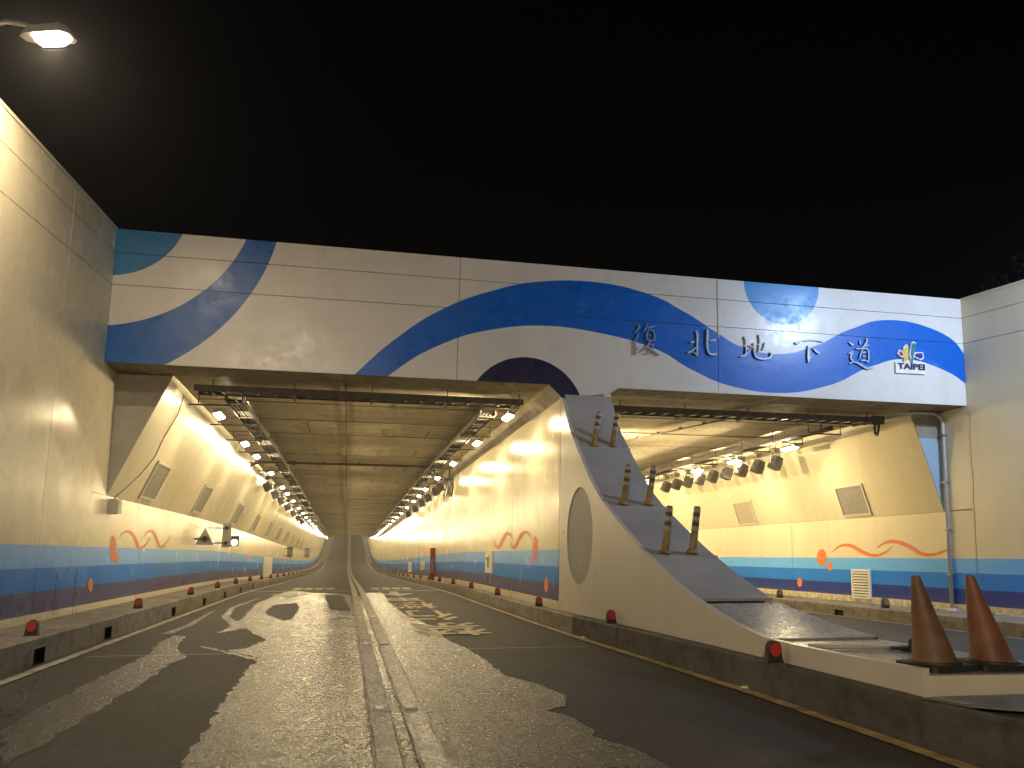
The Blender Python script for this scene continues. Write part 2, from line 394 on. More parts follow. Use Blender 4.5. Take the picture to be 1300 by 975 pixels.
# outlines measured from the place (metres)
GLYPHS = {'fu':[[(5.727,6.044,0.005),(5.749,5.983,0.019),(5.7,5.923,0.014),(5.647,5.884,0.005)],[(5.716,5.857,0.008),(5.717,5.796,0.016),(5.674,5.731,0.012),(5.605,5.65,0.004)],[(5.658,5.658,0.014),(5.658,5.536,0.02),(5.664,5.403,0.022)],[(5.674,5.485,0.01),(5.733,5.555,0.006)],[(5.926,6.067,0.005),(5.904,5.994,0.014),(5.845,5.907,0.008)],[(5.937,5.975,0.01),(6.023,6.012,0.012),(6.109,6.028,0.007)],[(5.936,5.913,0.01),(5.915,5.819,0.012),(5.92,5.716,0.01)],[(5.936,5.913,0.008),(6.001,5.943,0.012),(6.06,5.921,0.012),(6.087,5.83,0.014),(6.082,5.716,0.012)],[(5.979,5.833,0.012),(6.006,5.814,0.014)],[(5.936,5.722,0.009),(6.012,5.722,0.01),(6.065,5.725,0.009)],[(5.979,5.699,0.016),(5.936,5.624,0.014),(5.861,5.527,0.012),(5.765,5.455,0.005)],[(5.915,5.592,0.008),(6.033,5.641,0.012),(6.049,5.59,0.014),(6.0,5.505,0.016),(5.925,5.439,0.014),(5.829,5.423,0.005)],[(5.893,5.57,0.008),(6.001,5.525,0.016),(6.097,5.47,0.021),(6.194,5.414,0.012)]],'bei':[[(7.024,5.991,0.018),(7.057,5.916,0.029),(7.051,5.734,0.025),(7.049,5.553,0.025),(7.057,5.464,0.018)],[(6.902,5.734,0.02),(6.984,5.757,0.025)],[(6.829,5.513,0.025),(6.915,5.545,0.025),(7.03,5.642,0.013)],[(6.953,5.53,0.013),(7.048,5.472,0.018)],[(7.285,6.049,0.018),(7.288,5.93,0.031),(7.276,5.703,0.025),(7.308,5.551,0.024),(7.374,5.505,0.025),(7.5,5.521,0.029)],[(7.33,5.792,0.009),(7.427,5.816,0.022),(7.485,5.825,0.024)]],'di':[[(8.11,5.732,0.007),(8.214,5.752,0.012),(8.309,5.735,0.011)],[(8.142,5.946,0.012),(8.174,5.851,0.016),(8.181,5.719,0.016),(8.173,5.577,0.012)],[(8.03,5.499,0.009),(8.144,5.532,0.021),(8.23,5.607,0.011),(8.288,5.659,0.005)],[(8.308,5.704,0.012),(8.434,5.778,0.011),(8.549,5.812,0.009),(8.617,5.834,0.012),(8.615,5.763,0.012),(8.565,5.667,0.007)],[(8.482,6.003,0.014),(8.513,5.907,0.02),(8.5,5.765,0.02),(8.473,5.63,0.009)],[(8.358,5.818,0.011),(8.366,5.712,0.014),(8.372,5.589,0.016),(8.428,5.504,0.019),(8.56,5.477,0.021),(8.714,5.503,0.021),(8.773,5.569,0.02),(8.746,5.638,0.007)]],'xia':[[(9.359,5.891,0.023),(9.417,5.868,0.025),(9.507,5.927,0.02),(9.645,5.954,0.016),(9.823,5.97,0.016),(9.941,5.964,0.02),(10.03,5.942,0.014)],[(9.671,5.839,0.013),(9.671,5.704,0.029),(9.662,5.569,0.029),(9.663,5.462,0.013)],[(9.691,5.544,0.018),(9.743,5.637,0.007)],[(9.787,5.774,0.009),(9.854,5.724,0.022),(9.931,5.675,0.022)]],'dao':[[(10.684,5.969,0.01),(10.749,5.933,0.028),(10.788,5.915,0.016)],[(10.663,5.713,0.014),(10.764,5.754,0.024),(10.728,5.692,0.02),(10.709,5.621,0.02),(10.755,5.543,0.016),(10.676,5.494,0.016)],[(10.755,5.533,0.014),(10.865,5.52,0.018),(10.996,5.457,0.026),(11.128,5.41,0.03),(11.274,5.428,0.008)],[(10.954,6.031,0.01),(10.956,5.946,0.022)],[(11.13,6.078,0.022),(11.115,5.996,0.024),(11.038,5.89,0.02),(10.968,5.841,0.018),(10.846,5.839,0.01)],[(11.038,5.895,0.012),(11.186,5.945,0.014)],[(11.001,5.818,0.012),(10.952,5.715,0.014),(10.931,5.613,0.014)],[(11.002,5.838,0.01),(11.114,5.85,0.014),(11.155,5.767,0.016),(11.155,5.646,0.018),(11.134,5.535,0.014)],[(10.998,5.747,0.012),(11.099,5.774,0.014)],[(11.005,5.668,0.012),(11.09,5.683,0.014)],[(10.957,5.575,0.012),(11.069,5.581,0.016),(11.123,5.554,0.012)]]}
LOGO = {'plate':[(11.836,5.59),(12.591,5.607),(12.594,5.353),(11.835,5.347)],'red':[(11.956,5.855),(12.005,5.828),(12.041,5.76),(12.0,5.733),(11.919,5.788)],'yellow':[(12.12,5.985),(12.163,5.937),(12.141,5.647),(12.095,5.619),(12.062,5.632),(12.059,5.901)],'green':[(12.316,6.067),(12.359,6.019),(12.293,5.735),(12.261,5.574),(12.216,5.571),(12.246,5.713),(12.222,5.791),(12.263,6.014)],'blue':[(12.329,5.787),(12.388,5.821),(12.525,5.834),(12.536,5.729),(12.472,5.701),(12.339,5.748)],'text':[(11.874,5.572),(12.579,5.592),(12.571,5.442),(11.868,5.443)]}
DECALS = {'right':[[(19.999,1.412),(19.877,1.459),(19.757,1.507),(19.64,1.548),(19.529,1.574),(19.419,1.584),(19.308,1.584),(19.197,1.573),(19.087,1.554),(18.975,1.519),(18.854,1.467),(18.725,1.411),(18.592,1.367),(18.461,1.336),(18.33,1.312),(18.199,1.297),(18.069,1.297),(17.943,1.314),(17.823,1.345),(17.715,1.383),(17.622,1.421),(17.55,1.462),(17.494,1.505),(17.448,1.548),(17.398,1.59),(17.409,1.597),(17.469,1.561),(17.526,1.525),(17.587,1.492),(17.66,1.463),(17.751,1.434),(17.857,1.406),(17.966,1.385),(18.072,1.377),(18.176,1.384),(18.288,1.402),(18.404,1.429),(18.521,1.46),(18.638,1.5),(18.763,1.553),(18.896,1.605),(19.034,1.644),(19.17,1.662),(19.303,1.666),(19.434,1.657),(19.562,1.635),(19.683,1.594),(19.795,1.539),(19.902,1.479),(20.01,1.421)],[(18.036,1.521),(17.937,1.555),(17.841,1.589),(17.748,1.619),(17.657,1.638),(17.566,1.647),(17.473,1.651),(17.378,1.647),(17.279,1.635),(17.172,1.614),(17.057,1.584),(16.941,1.548),(16.831,1.511),(16.731,1.469),(16.631,1.42),(16.526,1.372),(16.416,1.336),(16.305,1.318),(16.197,1.312),(16.092,1.316),(15.989,1.327),(15.883,1.347),(15.778,1.376),(15.68,1.409),(15.594,1.442),(15.523,1.475),(15.465,1.51),(15.412,1.544),(15.358,1.578),(15.364,1.585),(15.425,1.558),(15.485,1.532),(15.547,1.506),(15.618,1.482),(15.705,1.457),(15.803,1.432),(15.903,1.411),(16.0,1.398),(16.093,1.394),(16.186,1.395),(16.277,1.405),(16.366,1.423),(16.453,1.455),(16.546,1.502),(16.646,1.555),(16.757,1.603),(16.875,1.642),(16.998,1.679),(17.125,1.71),(17.248,1.73),(17.365,1.739),(17.476,1.737),(17.584,1.725),(17.688,1.703),(17.786,1.669),(17.875,1.624),(17.959,1.576),(18.044,1.529)],[(20.22,1.279),(20.236,1.204),(20.272,1.136),(20.327,1.082),(20.395,1.047),(20.469,1.034),(20.542,1.045),(20.607,1.079),(20.657,1.133),(20.688,1.201),(20.696,1.277),(20.68,1.353),(20.642,1.422),(20.586,1.477),(20.517,1.511),(20.443,1.523),(20.37,1.51),(20.306,1.475),(20.257,1.421),(20.228,1.354)],[(19.957,1.034),(19.965,0.996),(19.983,0.962),(20.009,0.934),(20.042,0.916),(20.078,0.909),(20.113,0.915),(20.145,0.932),(20.169,0.959),(20.183,0.993),(20.187,1.031),(20.179,1.069),(20.161,1.104),(20.134,1.132),(20.101,1.15),(20.065,1.156),(20.03,1.15),(19.999,1.133),(19.975,1.106),(19.961,1.072)],[(21.497,0.534),(21.505,0.491),(21.526,0.452),(21.556,0.42),(21.593,0.399),(21.634,0.391),(21.674,0.396),(21.709,0.414),(21.737,0.444),(21.754,0.482),(21.758,0.525),(21.75,0.568),(21.729,0.607),(21.699,0.639),(21.661,0.66),(21.62,0.668),(21.58,0.662),(21.545,0.643),(21.518,0.614),(21.501,0.576)]],'left':[[(16.635,1.573),(16.705,1.608),(16.774,1.644),(16.845,1.676),(16.922,1.7),(17.011,1.716),(17.11,1.728),(17.208,1.734),(17.295,1.731),(17.383,1.721),(17.482,1.701),(17.584,1.674),(17.679,1.643),(17.767,1.6),(17.854,1.545),(17.942,1.489),(18.038,1.445),(18.144,1.417),(18.259,1.402),(18.373,1.401),(18.478,1.409),(18.585,1.425),(18.692,1.45),(18.793,1.48),(18.883,1.514),(18.953,1.553),(19.011,1.597),(19.064,1.643),(19.119,1.688),(19.103,1.69),(19.026,1.646),(18.952,1.603),(18.876,1.562),(18.793,1.528),(18.698,1.5),(18.596,1.475),(18.496,1.457),(18.412,1.449),(18.351,1.447),(18.313,1.45),(18.277,1.458),(18.222,1.475),(18.148,1.512),(18.062,1.566),(17.966,1.625),(17.858,1.674),(17.736,1.712),(17.608,1.743),(17.472,1.765),(17.332,1.778),(17.191,1.777),(17.059,1.766),(16.942,1.746),(16.843,1.721),(16.769,1.689),(16.716,1.651),(16.67,1.612),(16.623,1.575)],[(18.582,1.663),(18.662,1.695),(18.74,1.729),(18.819,1.759),(18.9,1.779),(18.988,1.79),(19.083,1.796),(19.169,1.796),(19.238,1.789),(19.312,1.771),(19.4,1.74),(19.493,1.701),(19.587,1.66),(19.68,1.616),(19.773,1.566),(19.869,1.518),(19.969,1.479),(20.076,1.454),(20.195,1.44),(20.321,1.44),(20.435,1.45),(20.545,1.471),(20.654,1.5),(20.758,1.534),(20.854,1.571),(20.938,1.612),(21.015,1.657),(21.088,1.703),(21.163,1.749),(21.143,1.751),(21.047,1.707),(20.954,1.662),(20.86,1.62),(20.762,1.584),(20.653,1.551),(20.54,1.522),(20.432,1.499),(20.343,1.488),(20.285,1.485),(20.254,1.487),(20.219,1.494),(20.162,1.51),(20.086,1.542),(20.0,1.589),(19.906,1.641),(19.807,1.688),(19.707,1.73),(19.602,1.772),(19.488,1.809),(19.353,1.835),(19.198,1.845),(19.049,1.84),(18.917,1.825),(18.807,1.804),(18.726,1.774),(18.668,1.738),(18.618,1.7),(18.567,1.664)],[(16.541,1.408),(16.554,1.332),(16.543,1.264),(16.509,1.21),(16.457,1.175),(16.391,1.164),(16.318,1.176),(16.245,1.211),(16.18,1.264),(16.128,1.331),(16.094,1.404),(16.082,1.478),(16.092,1.545),(16.123,1.598),(16.174,1.634),(16.238,1.647),(16.31,1.637),(16.384,1.604),(16.451,1.551),(16.505,1.484)],[(16.762,1.185),(16.767,1.152),(16.76,1.122),(16.741,1.099),(16.713,1.084),(16.679,1.079),(16.641,1.085),(16.604,1.101),(16.571,1.124),(16.545,1.154),(16.53,1.186),(16.525,1.219),(16.532,1.248),(16.55,1.271),(16.577,1.286),(16.611,1.291),(16.649,1.286),(16.686,1.271),(16.719,1.247),(16.746,1.218)],[(15.278,0.75),(15.283,0.711),(15.275,0.677),(15.254,0.65),(15.222,0.634),(15.183,0.63),(15.14,0.638),(15.098,0.657),(15.061,0.686),(15.032,0.721),(15.014,0.759),(15.009,0.797),(15.017,0.831),(15.038,0.858),(15.069,0.874),(15.108,0.879),(15.15,0.872),(15.192,0.853),(15.23,0.824),(15.26,0.789)]],'pier':[[(21.889,1.78),(21.797,1.717),(21.705,1.652),(21.612,1.592),(21.51,1.545),(21.397,1.511),(21.244,1.485),(21.014,1.478),(20.811,1.5),(20.656,1.541),(20.516,1.597),(20.383,1.655),(20.258,1.704),(20.132,1.745),(20.006,1.785),(19.895,1.816),(19.82,1.832),(19.81,1.835),(19.823,1.837),(19.769,1.832),(19.669,1.816),(19.542,1.79),(19.395,1.754),(19.241,1.713),(19.092,1.674),(19.061,1.678),(19.16,1.722),(19.262,1.768),(19.366,1.812),(19.47,1.848),(19.571,1.876),(19.693,1.899),(19.882,1.912),(20.074,1.903),(20.23,1.876),(20.371,1.838),(20.505,1.795),(20.638,1.749),(20.772,1.696),(20.905,1.635),(21.025,1.583),(21.117,1.553),(21.138,1.547),(21.119,1.545),(21.173,1.55),(21.276,1.569),(21.403,1.605),(21.545,1.66),(21.694,1.722),(21.844,1.782)],[(19.692,1.685),(19.583,1.634),(19.473,1.58),(19.364,1.531),(19.257,1.494),(19.151,1.47),(18.994,1.455),(18.816,1.465),(18.677,1.494),(18.54,1.544),(18.401,1.612),(18.265,1.68),(18.142,1.73),(18.028,1.761),(17.918,1.784),(17.822,1.799),(17.756,1.806),(17.714,1.807),(17.647,1.801),(17.555,1.786),(17.46,1.767),(17.369,1.742),(17.28,1.709),(17.191,1.674),(17.102,1.639),(17.074,1.642),(17.128,1.679),(17.181,1.717),(17.241,1.755),(17.314,1.789),(17.4,1.818),(17.504,1.846),(17.645,1.869),(17.824,1.878),(17.999,1.87),(18.162,1.85),(18.317,1.82),(18.468,1.78),(18.615,1.722),(18.756,1.65),(18.884,1.582),(18.986,1.538),(19.038,1.521),(19.016,1.518),(19.015,1.515),(19.093,1.524),(19.212,1.549),(19.353,1.591),(19.506,1.641),(19.658,1.688)],[(16.493,1.475),(16.499,1.401),(16.529,1.334),(16.58,1.28),(16.646,1.245),(16.723,1.233),(16.802,1.245),(16.877,1.279),(16.938,1.334),(16.981,1.403),(17.0,1.48),(16.993,1.557),(16.962,1.626),(16.909,1.68),(16.84,1.713),(16.762,1.724),(16.683,1.71),(16.61,1.674),(16.551,1.619),(16.51,1.55)],[(16.94,1.211),(16.945,1.184),(16.965,1.16),(16.996,1.141),(17.036,1.129),(17.082,1.124),(17.129,1.128),(17.172,1.14),(17.207,1.158),(17.231,1.182),(17.241,1.209),(17.236,1.236),(17.216,1.26),(17.184,1.279),(17.143,1.291),(17.097,1.296),(17.05,1.292),(17.007,1.279),(16.973,1.261),(16.95,1.237)],[(15.566,0.713),(15.57,0.664),(15.59,0.619),(15.623,0.583),(15.666,0.558),(15.716,0.548),(15.766,0.554),(15.813,0.574),(15.852,0.608),(15.879,0.652),(15.89,0.701),(15.886,0.751),(15.865,0.797),(15.831,0.833),(15.787,0.858),(15.737,0.867),(15.687,0.86),(15.64,0.839),(15.602,0.805),(15.577,0.762)]]}
WET = {'streak':[(-2.45,6.578),(-2.476,7.125),(-2.521,8.02),(-2.507,9.028),(-2.507,10.224),(-2.487,11.119),(-2.627,12.13),(-2.694,13.703),(-2.446,13.413),(-2.362,12.285),(-1.938,10.784),(-2.011,10.138),(-1.977,8.933),(-2.002,7.506),(-1.992,6.545),(-1.997,5.947),(-2.034,5.519)],'small':[(-2.628,7.032),(-2.679,7.631),(-3.061,9.287),(-3.196,9.477),(-3.031,8.495),(-2.878,7.668)],'mid':[(-0.928,5.288),(-0.952,5.642),(-0.967,6.096),(-0.982,6.576),(-1.019,7.324),(-1.022,7.705),(-1.013,8.605),(-1.057,9.703),(-1.015,9.963),(-1.049,10.631),(-1.268,10.993),(-1.535,11.473),(-1.325,11.622),(-1.156,12.73),(-1.379,13.489),(-1.683,14.795),(-2.035,13.855),(-2.035,16.957),(-2.302,21.992),(-2.15,27.081),(-1.928,30.655),(-1.016,28.056),(-0.345,27.983),(0.06,24.86),(0.164,17.709),(0.204,12.171),(0.233,9.284),(0.244,6.949),(0.247,5.062),(0.23,4.363),(-0.856,4.575)],'dry':[(-1.765,18.462),(-1.789,21.258),(-1.25,22.204),(-1.078,19.944),(-1.025,16.605),(-1.167,16.242)],'dry2':[(-0.65,26.391),(-0.04,25.819),(0.17,18.682),(-0.308,19.278)],'right':[(0.681,27.871),(1.306,27.802),(1.234,21.879),(1.348,17.084),(1.507,16.026),(1.603,14.123),(1.607,12.159),(1.728,11.011),(1.788,9.832),(1.768,8.535),(1.997,7.912),(2.105,7.214),(1.947,6.74),(1.731,6.57),(1.874,6.251),(1.902,5.784),(1.829,5.616),(1.95,5.329),(2.021,5.053),(2.043,4.717),(1.909,3.906),(0.624,4.157),(0.689,4.977),(0.682,6.868),(0.606,9.345),(0.578,13.3),(0.556,18.888)]}
# ------------------------------------------------------------------ setting: roads, ground, kerbs
XL, XP, XR = -4.44, 4.10, 13.68          # wall planes: left, dividing wall, right
TOPZ = 5.82                              # level top of the retaining walls (world)
Y_END, Y_BACK = 240.0, -40.0
def road_sheet(name, x0, x1, z, m, y0=Y_BACK, y1=Y_END, step=2.0):
    b = MB(); n = int((y1-y0)/step); vs = []; fs = []
    for i in range(n+1):
        y = y0+(y1-y0)*i/n; vs += [(x0, y, z), (x1, y, z)]
    for i in range(n): fs.append((2*i, 2*i+1, 2*i+3, 2*i+2))
    b.add(vs, fs)
    o = b.build(name, m, mapped=True); return o
road = road_sheet('road', -4.5, 4.2, 0, M['asphalt']); road['kind'] = 'structure'
ramp = road_sheet('ramp_road', 4.2, 13.72, -.17, M['asphalt'], Y_BACK, 70); ramp['kind'] = 'structure'

def rag(poly, amp, sub):
    """roughen an outline on the road"""
    out = []; n = len(poly)
    for i in range(n):
        (x0, y0), (x1, y1) = poly[i], poly[(i+1) % n]
        L = math.hypot(x1-x0, y1-y0); k = max(1, min(40, int(L/sub)))
        for j in range(k):
            t = j/k; a = amp*min(1, (y0+2)/8)
            out.append((x0+(x1-x0)*t+(random.uniform(-a, a) if j else 0), y0+(y1-y0)*t+(random.uniform(-a, a)*2 if j else 0)))
    return out
def road_patch(poly, z, name, m):
    b = MB(); bm = bmesh.new(); vv = [bm.verts.new((x, y, 0)) for x, y in poly]
    es = [bm.edges.new((vv[i], vv[(i+1) % len(vv)])) for i in range(len(vv))]
    bmesh.ops.triangle_fill(bm, use_beauty=True, edges=es); bm.verts.index_update()
    b.add([(v.co.x, v.co.y, z) for v in bm.verts], [tuple(v.index for v in f.verts) for f in bm.faces]); bm.free()
    me = b.mesh(name, m, mapped=True, recalc=False)
    bm = bmesh.new(); bm.from_mesh(me)
    for f in bm.faces:
        f.normal_update()
        if f.normal.z < 0: f.normal_flip()
    bm.to_mesh(me); bm.free()
    return place(name, me, road)
road_patch(rag(WET['streak'], .03, .12), .004, 'wet_patch', M['wet'])
road_patch(rag(WET['small'], .03, .12), .004, 'wet_patch', M['wet'])
road_patch(rag([(max(x, .62) if x > .03 else x, y) for x, y in WET['mid']], .035, .12), .004, 'wet_patch', M['wet'])
road_patch(rag(WET['right'], .02, .12), .0065, 'wet_patch', M['wet'])
def rivulet(pts, w0, w1, z=.005):
    L = []; R_ = []; n = len(pts)
    for i, (x, y) in enumerate(pts):
        a = pts[max(i-1, 0)]; c = pts[min(i+1, n-1)]; tx, ty = c[0]-a[0], c[1]-a[1]; q = math.hypot(tx, ty); w_ = w0+(w1-w0)*i/(n-1)
        L.append((x-ty/q*w_, y+tx/q*w_)); R_.append((x+ty/q*w_, y-tx/q*w_))
    road_patch(rag(L+R_[::-1], .018, .10), z, 'wet_patch', M['wet'])
rivulet([(-1.98, 12.0), (-1.63, 11.4), (-1.0, 10.3)], .02, .05); rivulet([(-1.45, 11.46), (-1.26, 11.08), (-1.0, 10.63)], .03, .07)
rivulet([(-2.84, 13.9), (-2.8, 15.28), (-2.86, 16.9), (-2.97, 19.4)], .09, .03); rivulet([(-2.5, 24.5), (-2.7, 20.5), (-2.45, 17.5), (-1.9, 15.2)], .03, .10)
road_patch(rag(WET['dry'], .03, .15), .008, 'dry_patch', M['asphalt'])
road_patch(rag(WET['dry2'], .03, .15), .008, 'dry_patch', M['asphalt'])

def strip_line(name, x0, x1, y0, y1, z, m, xs=None, wob=0.0, step=.5):
    """painted line as a thin sheet; x0/x1 may follow points [(y, x)]"""
    b = MB(); n = max(1, int((y1-y0)/step)); vs = []; fs = []
    for i in range(n+1):
        y = y0+(y1-y0)*i/n; c = 0
        if xs:
            for j in range(len(xs)-1):
                if xs[j][0] <= y <= xs[j+1][0]:
                    c = xs[j][1]+(xs[j+1][1]-xs[j][1])*(y-xs[j][0])/(xs[j+1][0]-xs[j][0])
            if y > xs[-1][0]: c = xs[-1][1]
            if y < xs[0][0]: c = xs[0][1]
        vs += [(c+x0+random.uniform(-wob, wob), y, z), (c+x1+random.uniform(-wob, wob), y, z)]
    for i in range(n): fs.append((2*i, 2*i+1, 2*i+3, 2*i+2))
    b.add(vs, fs); return b.build(name, m, road, mapped=True)
strip_line('centre_line', .255, .415, -20, 215, .012, M['line_centre'], wob=.006)
strip_line('centre_line', .535, .695, -20, 215, .012, M['line_centre'], wob=.006)
for x in (.245, .425, .525, .705):       # the ridged edges of the thick paint
    strip_line('line_edge', x-.007, x+.007, -20, 60, .0135, M['line_white'], wob=.005, step=.3)
strip_line('edge_line', -3.43, -3.31, -20, 215, .012, M['line_white'], wob=.006)
strip_line('edge_line', -.065, .065, -20, 215, .012, M['line_yellow'], [(4, 3.88), (7, 3.90), (9.4, 3.82), (12, 3.71), (15, 3.66), (22, 3.62)], wob=.006)
strip_line('edge_line', 12.15, 12.25, -20, 60, -.158, M['line_white'], wob=.006)
for y, x0, x1 in ((29.4, -3.3, 3.5), (131, -3.3, 3.5)):
    strip_line('transverse_line', x0, x1, y, y+.3, .016, M['line_white'], step=.3)
for y, x0, x1 in ((11.0, -3.2, 3.5), (21.0, .8, 3.5)):    # thin construction joints across the asphalt
    strip_line('road_joint', x0, x1, y, y+.028, .008, M['line_centre'], step=.1, wob=.004)

def glyph_mesh(txt, bold=.012, res=2):
    cu = bpy.data.curves.new('glyph', 'FONT'); cu.body = txt; cu.size = 1; cu.resolution_u = res; cu.offset = bold
    o = bpy.data.objects.new('glyph', cu); COL.objects.link(o)
    dg = bpy.context.evaluated_depsgraph_get(); me = bpy.data.meshes.new_from_object(o.evaluated_get(dg))
    bpy.data.objects.remove(o); bpy.data.curves.remove(cu); return me
def road_char(txt, xa, xb, ya, yb, m, name='painted_character', flip=True, z=.016):
    """one character painted on the road between xa..xb and ya..yb; read by traffic coming towards the camera"""
    me = glyph_mesh(txt); xs = [v.co.x for v in me.vertices]; ys = [v.co.y for v in me.vertices]
    if not xs: return
    ax, bx, ay, by = min(xs), max(xs), min(ys), max(ys)
    for v in me.vertices:
        u = (v.co.x-ax)/(bx-ax); t = (v.co.y-ay)/(by-ay)
        if flip: u, t = 1-u, 1-t
        v.co = W(xa+(xb-xa)*u, ya+(yb-ya)*t, z)
    me.materials.clear(); me.materials.append(m)
    place(name, me, road)
road_char('禁', 1.18, 2.52, 12.75, 15.2, M['yellow_text'])
road_char('行', 1.2, 2.4, 15.8, 18.6, M['yellow_text'])
road_char('機', 1.15, 2.35, 19.3, 21.9, M['yellow_text'])
road_char('車', 1.1, 2.3, 22.4, 24.4, M['yellow_text'])
def arrow(x, y0, y1, wd, m):
    hw = wd/2; ym = y0+(y1-y0)*.55
    P = [(x, y0), (x+hw, ym), (x+hw*.25, ym-.1), (x+hw*.22, y1), (x-hw*.22, y1), (x-hw*.25, ym-.1), (x-hw, ym)]
    road_patch(P, .016, 'painted_arrow', m)
arrow(1.7, 25.2, 28.6, 1.3, M['line_white']); arrow(-1.75, 25.0, 28.6, 1.4, M['line_white'])
for x0 in (-2.0, 1.05):
    for k in range(4): road_patch([(x0+k*.42, 31.2), (x0+k*.42+.3, 31.0), (x0+k*.42+.34, 33.4), (x0+k*.42+.02, 33.6)], .016, 'painted_bar', M['yellow_text'])

# ground above the cutting, one sheet with the trench left open
g = MB()
GX = 400
def gq(x0, x1, y0, y1, z=5.72): g.add([(x0, y0, z), (x1, y0, z), (x1, y1, z), (x0, y1, z)], [(0, 1, 2, 3)])
gq(-GX, XL-.42, -GX, 15.62); gq(XR+.42, GX, -GX, 15.62); gq(-GX, GX, 15.62, 900); gq(XL-.42, XR+.42, -GX, -41)
ground = g.build('ground', M['soil'], kind='structure')

# kerbs: real stones with open joints, drain mouths on the left one
def kerb_row(name, sign, xf, top, y0, y1, L, drains=(), m='kerb', xback=None, zbot=-.12):
    root = bpy.data.objects.new(name, None); COL.objects.link(root); root['kind'] = 'structure'
    y = y0; k = 0
    while y < y1:
        a, b_ = y+.006, y+L-.006
        b = MB(); ny = 2 if y < 40 else 1
        def X(yy): return xf(yy) if callable(xf) else xf
        def T(yy): return top(yy) if callable(top) else top
        xb = xback
        dr = [d for d in drains if a+.1 < d < b_-.5]
        def blk(ya, yb, z0=zbot, rec=0.0, ztop=None):
            vs = []
            for yy in (ya, yb):
                x = X(yy)+rec*sign; z = T(yy) if ztop is None else ztop
                vs += [(x, yy, z0), (x, yy, z-.025), (x+.025*sign, yy, z), (xb, yy, z-.01), (xb, yy, z0)]
            b.add(vs, [(0, 1, 2, 3, 4), (9, 8, 7, 6, 5)]+[(q, q+5, (q+1) % 5+5, (q+1) % 5) for q in range(5)])
        if dr:
            d = dr[0]
            zt = top-.135 if not callable(top) else .19
            blk(a, d); blk(d+.36, b_); blk(d, d+.36, z0=zt); blk(d, d+.36, ztop=zt, rec=.28)
            vd = MB(); vd.box(X(d)+sign*.262-.004, X(d)+sign*.262+.004, d+.004, d+.356, zbot+.13, zt-.005)
            vd.build('drain_shade', M['near_black'], root, mapped=True)  # dark sheet painted as the shade inside the drain
            fr = MB(); x = X(d)-sign*.004
            for (p0, p1, q0, q1) in ((d-.03, d, zt-.18, zt+.025), (d+.36, d+.39, zt-.18, zt+.025), (d, d+.36, zt, zt+.025)): fr.box(min(x, x+sign*.1), max(x, x+sign*.1), p0, p1, q0, q1)
            fr.build('drain_frame', M['concrete'], root, mapped=True)
        else: blk(a, b_)
        o = b.build('kerb_stone', M[m(y) if callable(m) else m], root, mapped=True)
        y += L; k += 1
    return root
dr = [2.9, 6.6, 10.25, 13.0, 17.65, 21.3, 24.8, 28.4, 32, 35.6, 39.2, 42.8]
kerb_row('left_kerb', -1, -3.55, .325, -20.2, 215, 3.62, dr, xback=XL+.004)
def xk(y): return 3.83 if y > 15 else 3.83+(15-y)*.016
def tk(y): return .275 if y > 15 else min(.33, .275+(15-y)*.0075)
kerb_row('right_kerb', 1, xk, tk, -20.6, 215, 2.4, m=lambda y: 'kerb' if y > 12.5 else 'kerb_dark', xback=XP-.004)
kerb_row('ramp_kerb', 1, 12.4, .11, -20, 66, 3.0, [11.6, 17.7, 23.8], xback=XR-.004, zbot=-.32)
mi = MB(); mi.box(4.1, 5.52, -20, 4.86, -.12, .30, ny=4); o = mi.build('median', M['kerb_dark'], mapped=True); o['kind'] = 'structure'

# ------------------------------------------------------------------ retaining walls
def retaining(label, x, outward, stripes, joints, name='retaining_wall'):
    t = thing(name, label, 'wall', (x, 0, 0))
    th = .40*outward; gz = (4.80, 5.40); gap = .012
    back = MB(); back.box(min(x+.03*outward, x+th), max(x+.03*outward, x+th), Y_BACK, 15.6, -3.2, TOPZ-.01)
    o = back.build('wall_core', M['concrete'], t); o.matrix_parent_inverse = Matrix.Translation((-x, 0, 0))
    js = [Y_BACK]+joints+[14.752]
    for i in range(len(js)-1):
        ya, yb = js[i]+gap/2, js[i+1]-(gap/2 if i < len(js)-2 else 0)
        for bi in range(3):
            b = MB(); n = max(1, int((yb-ya)/2)); vs = []; fs = []
            for k in range(n+1):
                y = ya+(yb-ya)*k/n
                z0 = zr(y)-.15 if bi == 0 else gz[bi-1]+gap/2
                z1 = gz[0]-gap/2 if bi == 0 else (gz[1]-gap/2 if bi == 1 else TOPZ)
                vs += [(x, y, z0+S*y), (x+.034*outward, y, z0+S*y), (x+.034*outward, y, z1+S*y), (x, y, z1+S*y)]
            for k in range(n):
                for q in range(4): fs.append((k*4+q, k*4+4+q, k*4+4+(q+1) % 4, k*4+(q+1) % 4))
            fs += [(0, 1, 2, 3), (n*4+3, n*4+2, n*4+1, n*4)]
            b.add(vs, fs)
            o = b.build('wall_panel', stripes, t, mapped=True, uv=True); o.matrix_parent_inverse = Matrix.Translation((-x, 0, 0))
    cp = MB(); cp.box(min(x-.012*outward, x+th), max(x-.012*outward, x+th), Y_BACK, 14.75, TOPZ, TOPZ+.05)
    o = cp.build('coping', M['wall'], t); o.matrix_parent_inverse = Matrix.Translation((-x, 0, 0))
    return t
rl = retaining('tall cream retaining wall with faded blue stripes on the left, below the street lamp', XL, -1, M['wall_outer'], [-28, -16, -6, 3.5, 12.6])
rr = retaining('tall retaining wall with bright blue stripes at the right edge, beyond the cones', XR, 1, M['wall_stripe_right'], [-28, -16, -6, 3.0])
def unparent_keep(o, t):       # child keeps its world place under a thing that stands elsewhere
    o.parent = t; o.matrix_parent_inverse = Matrix.Translation(-Vector(t.location)); return o
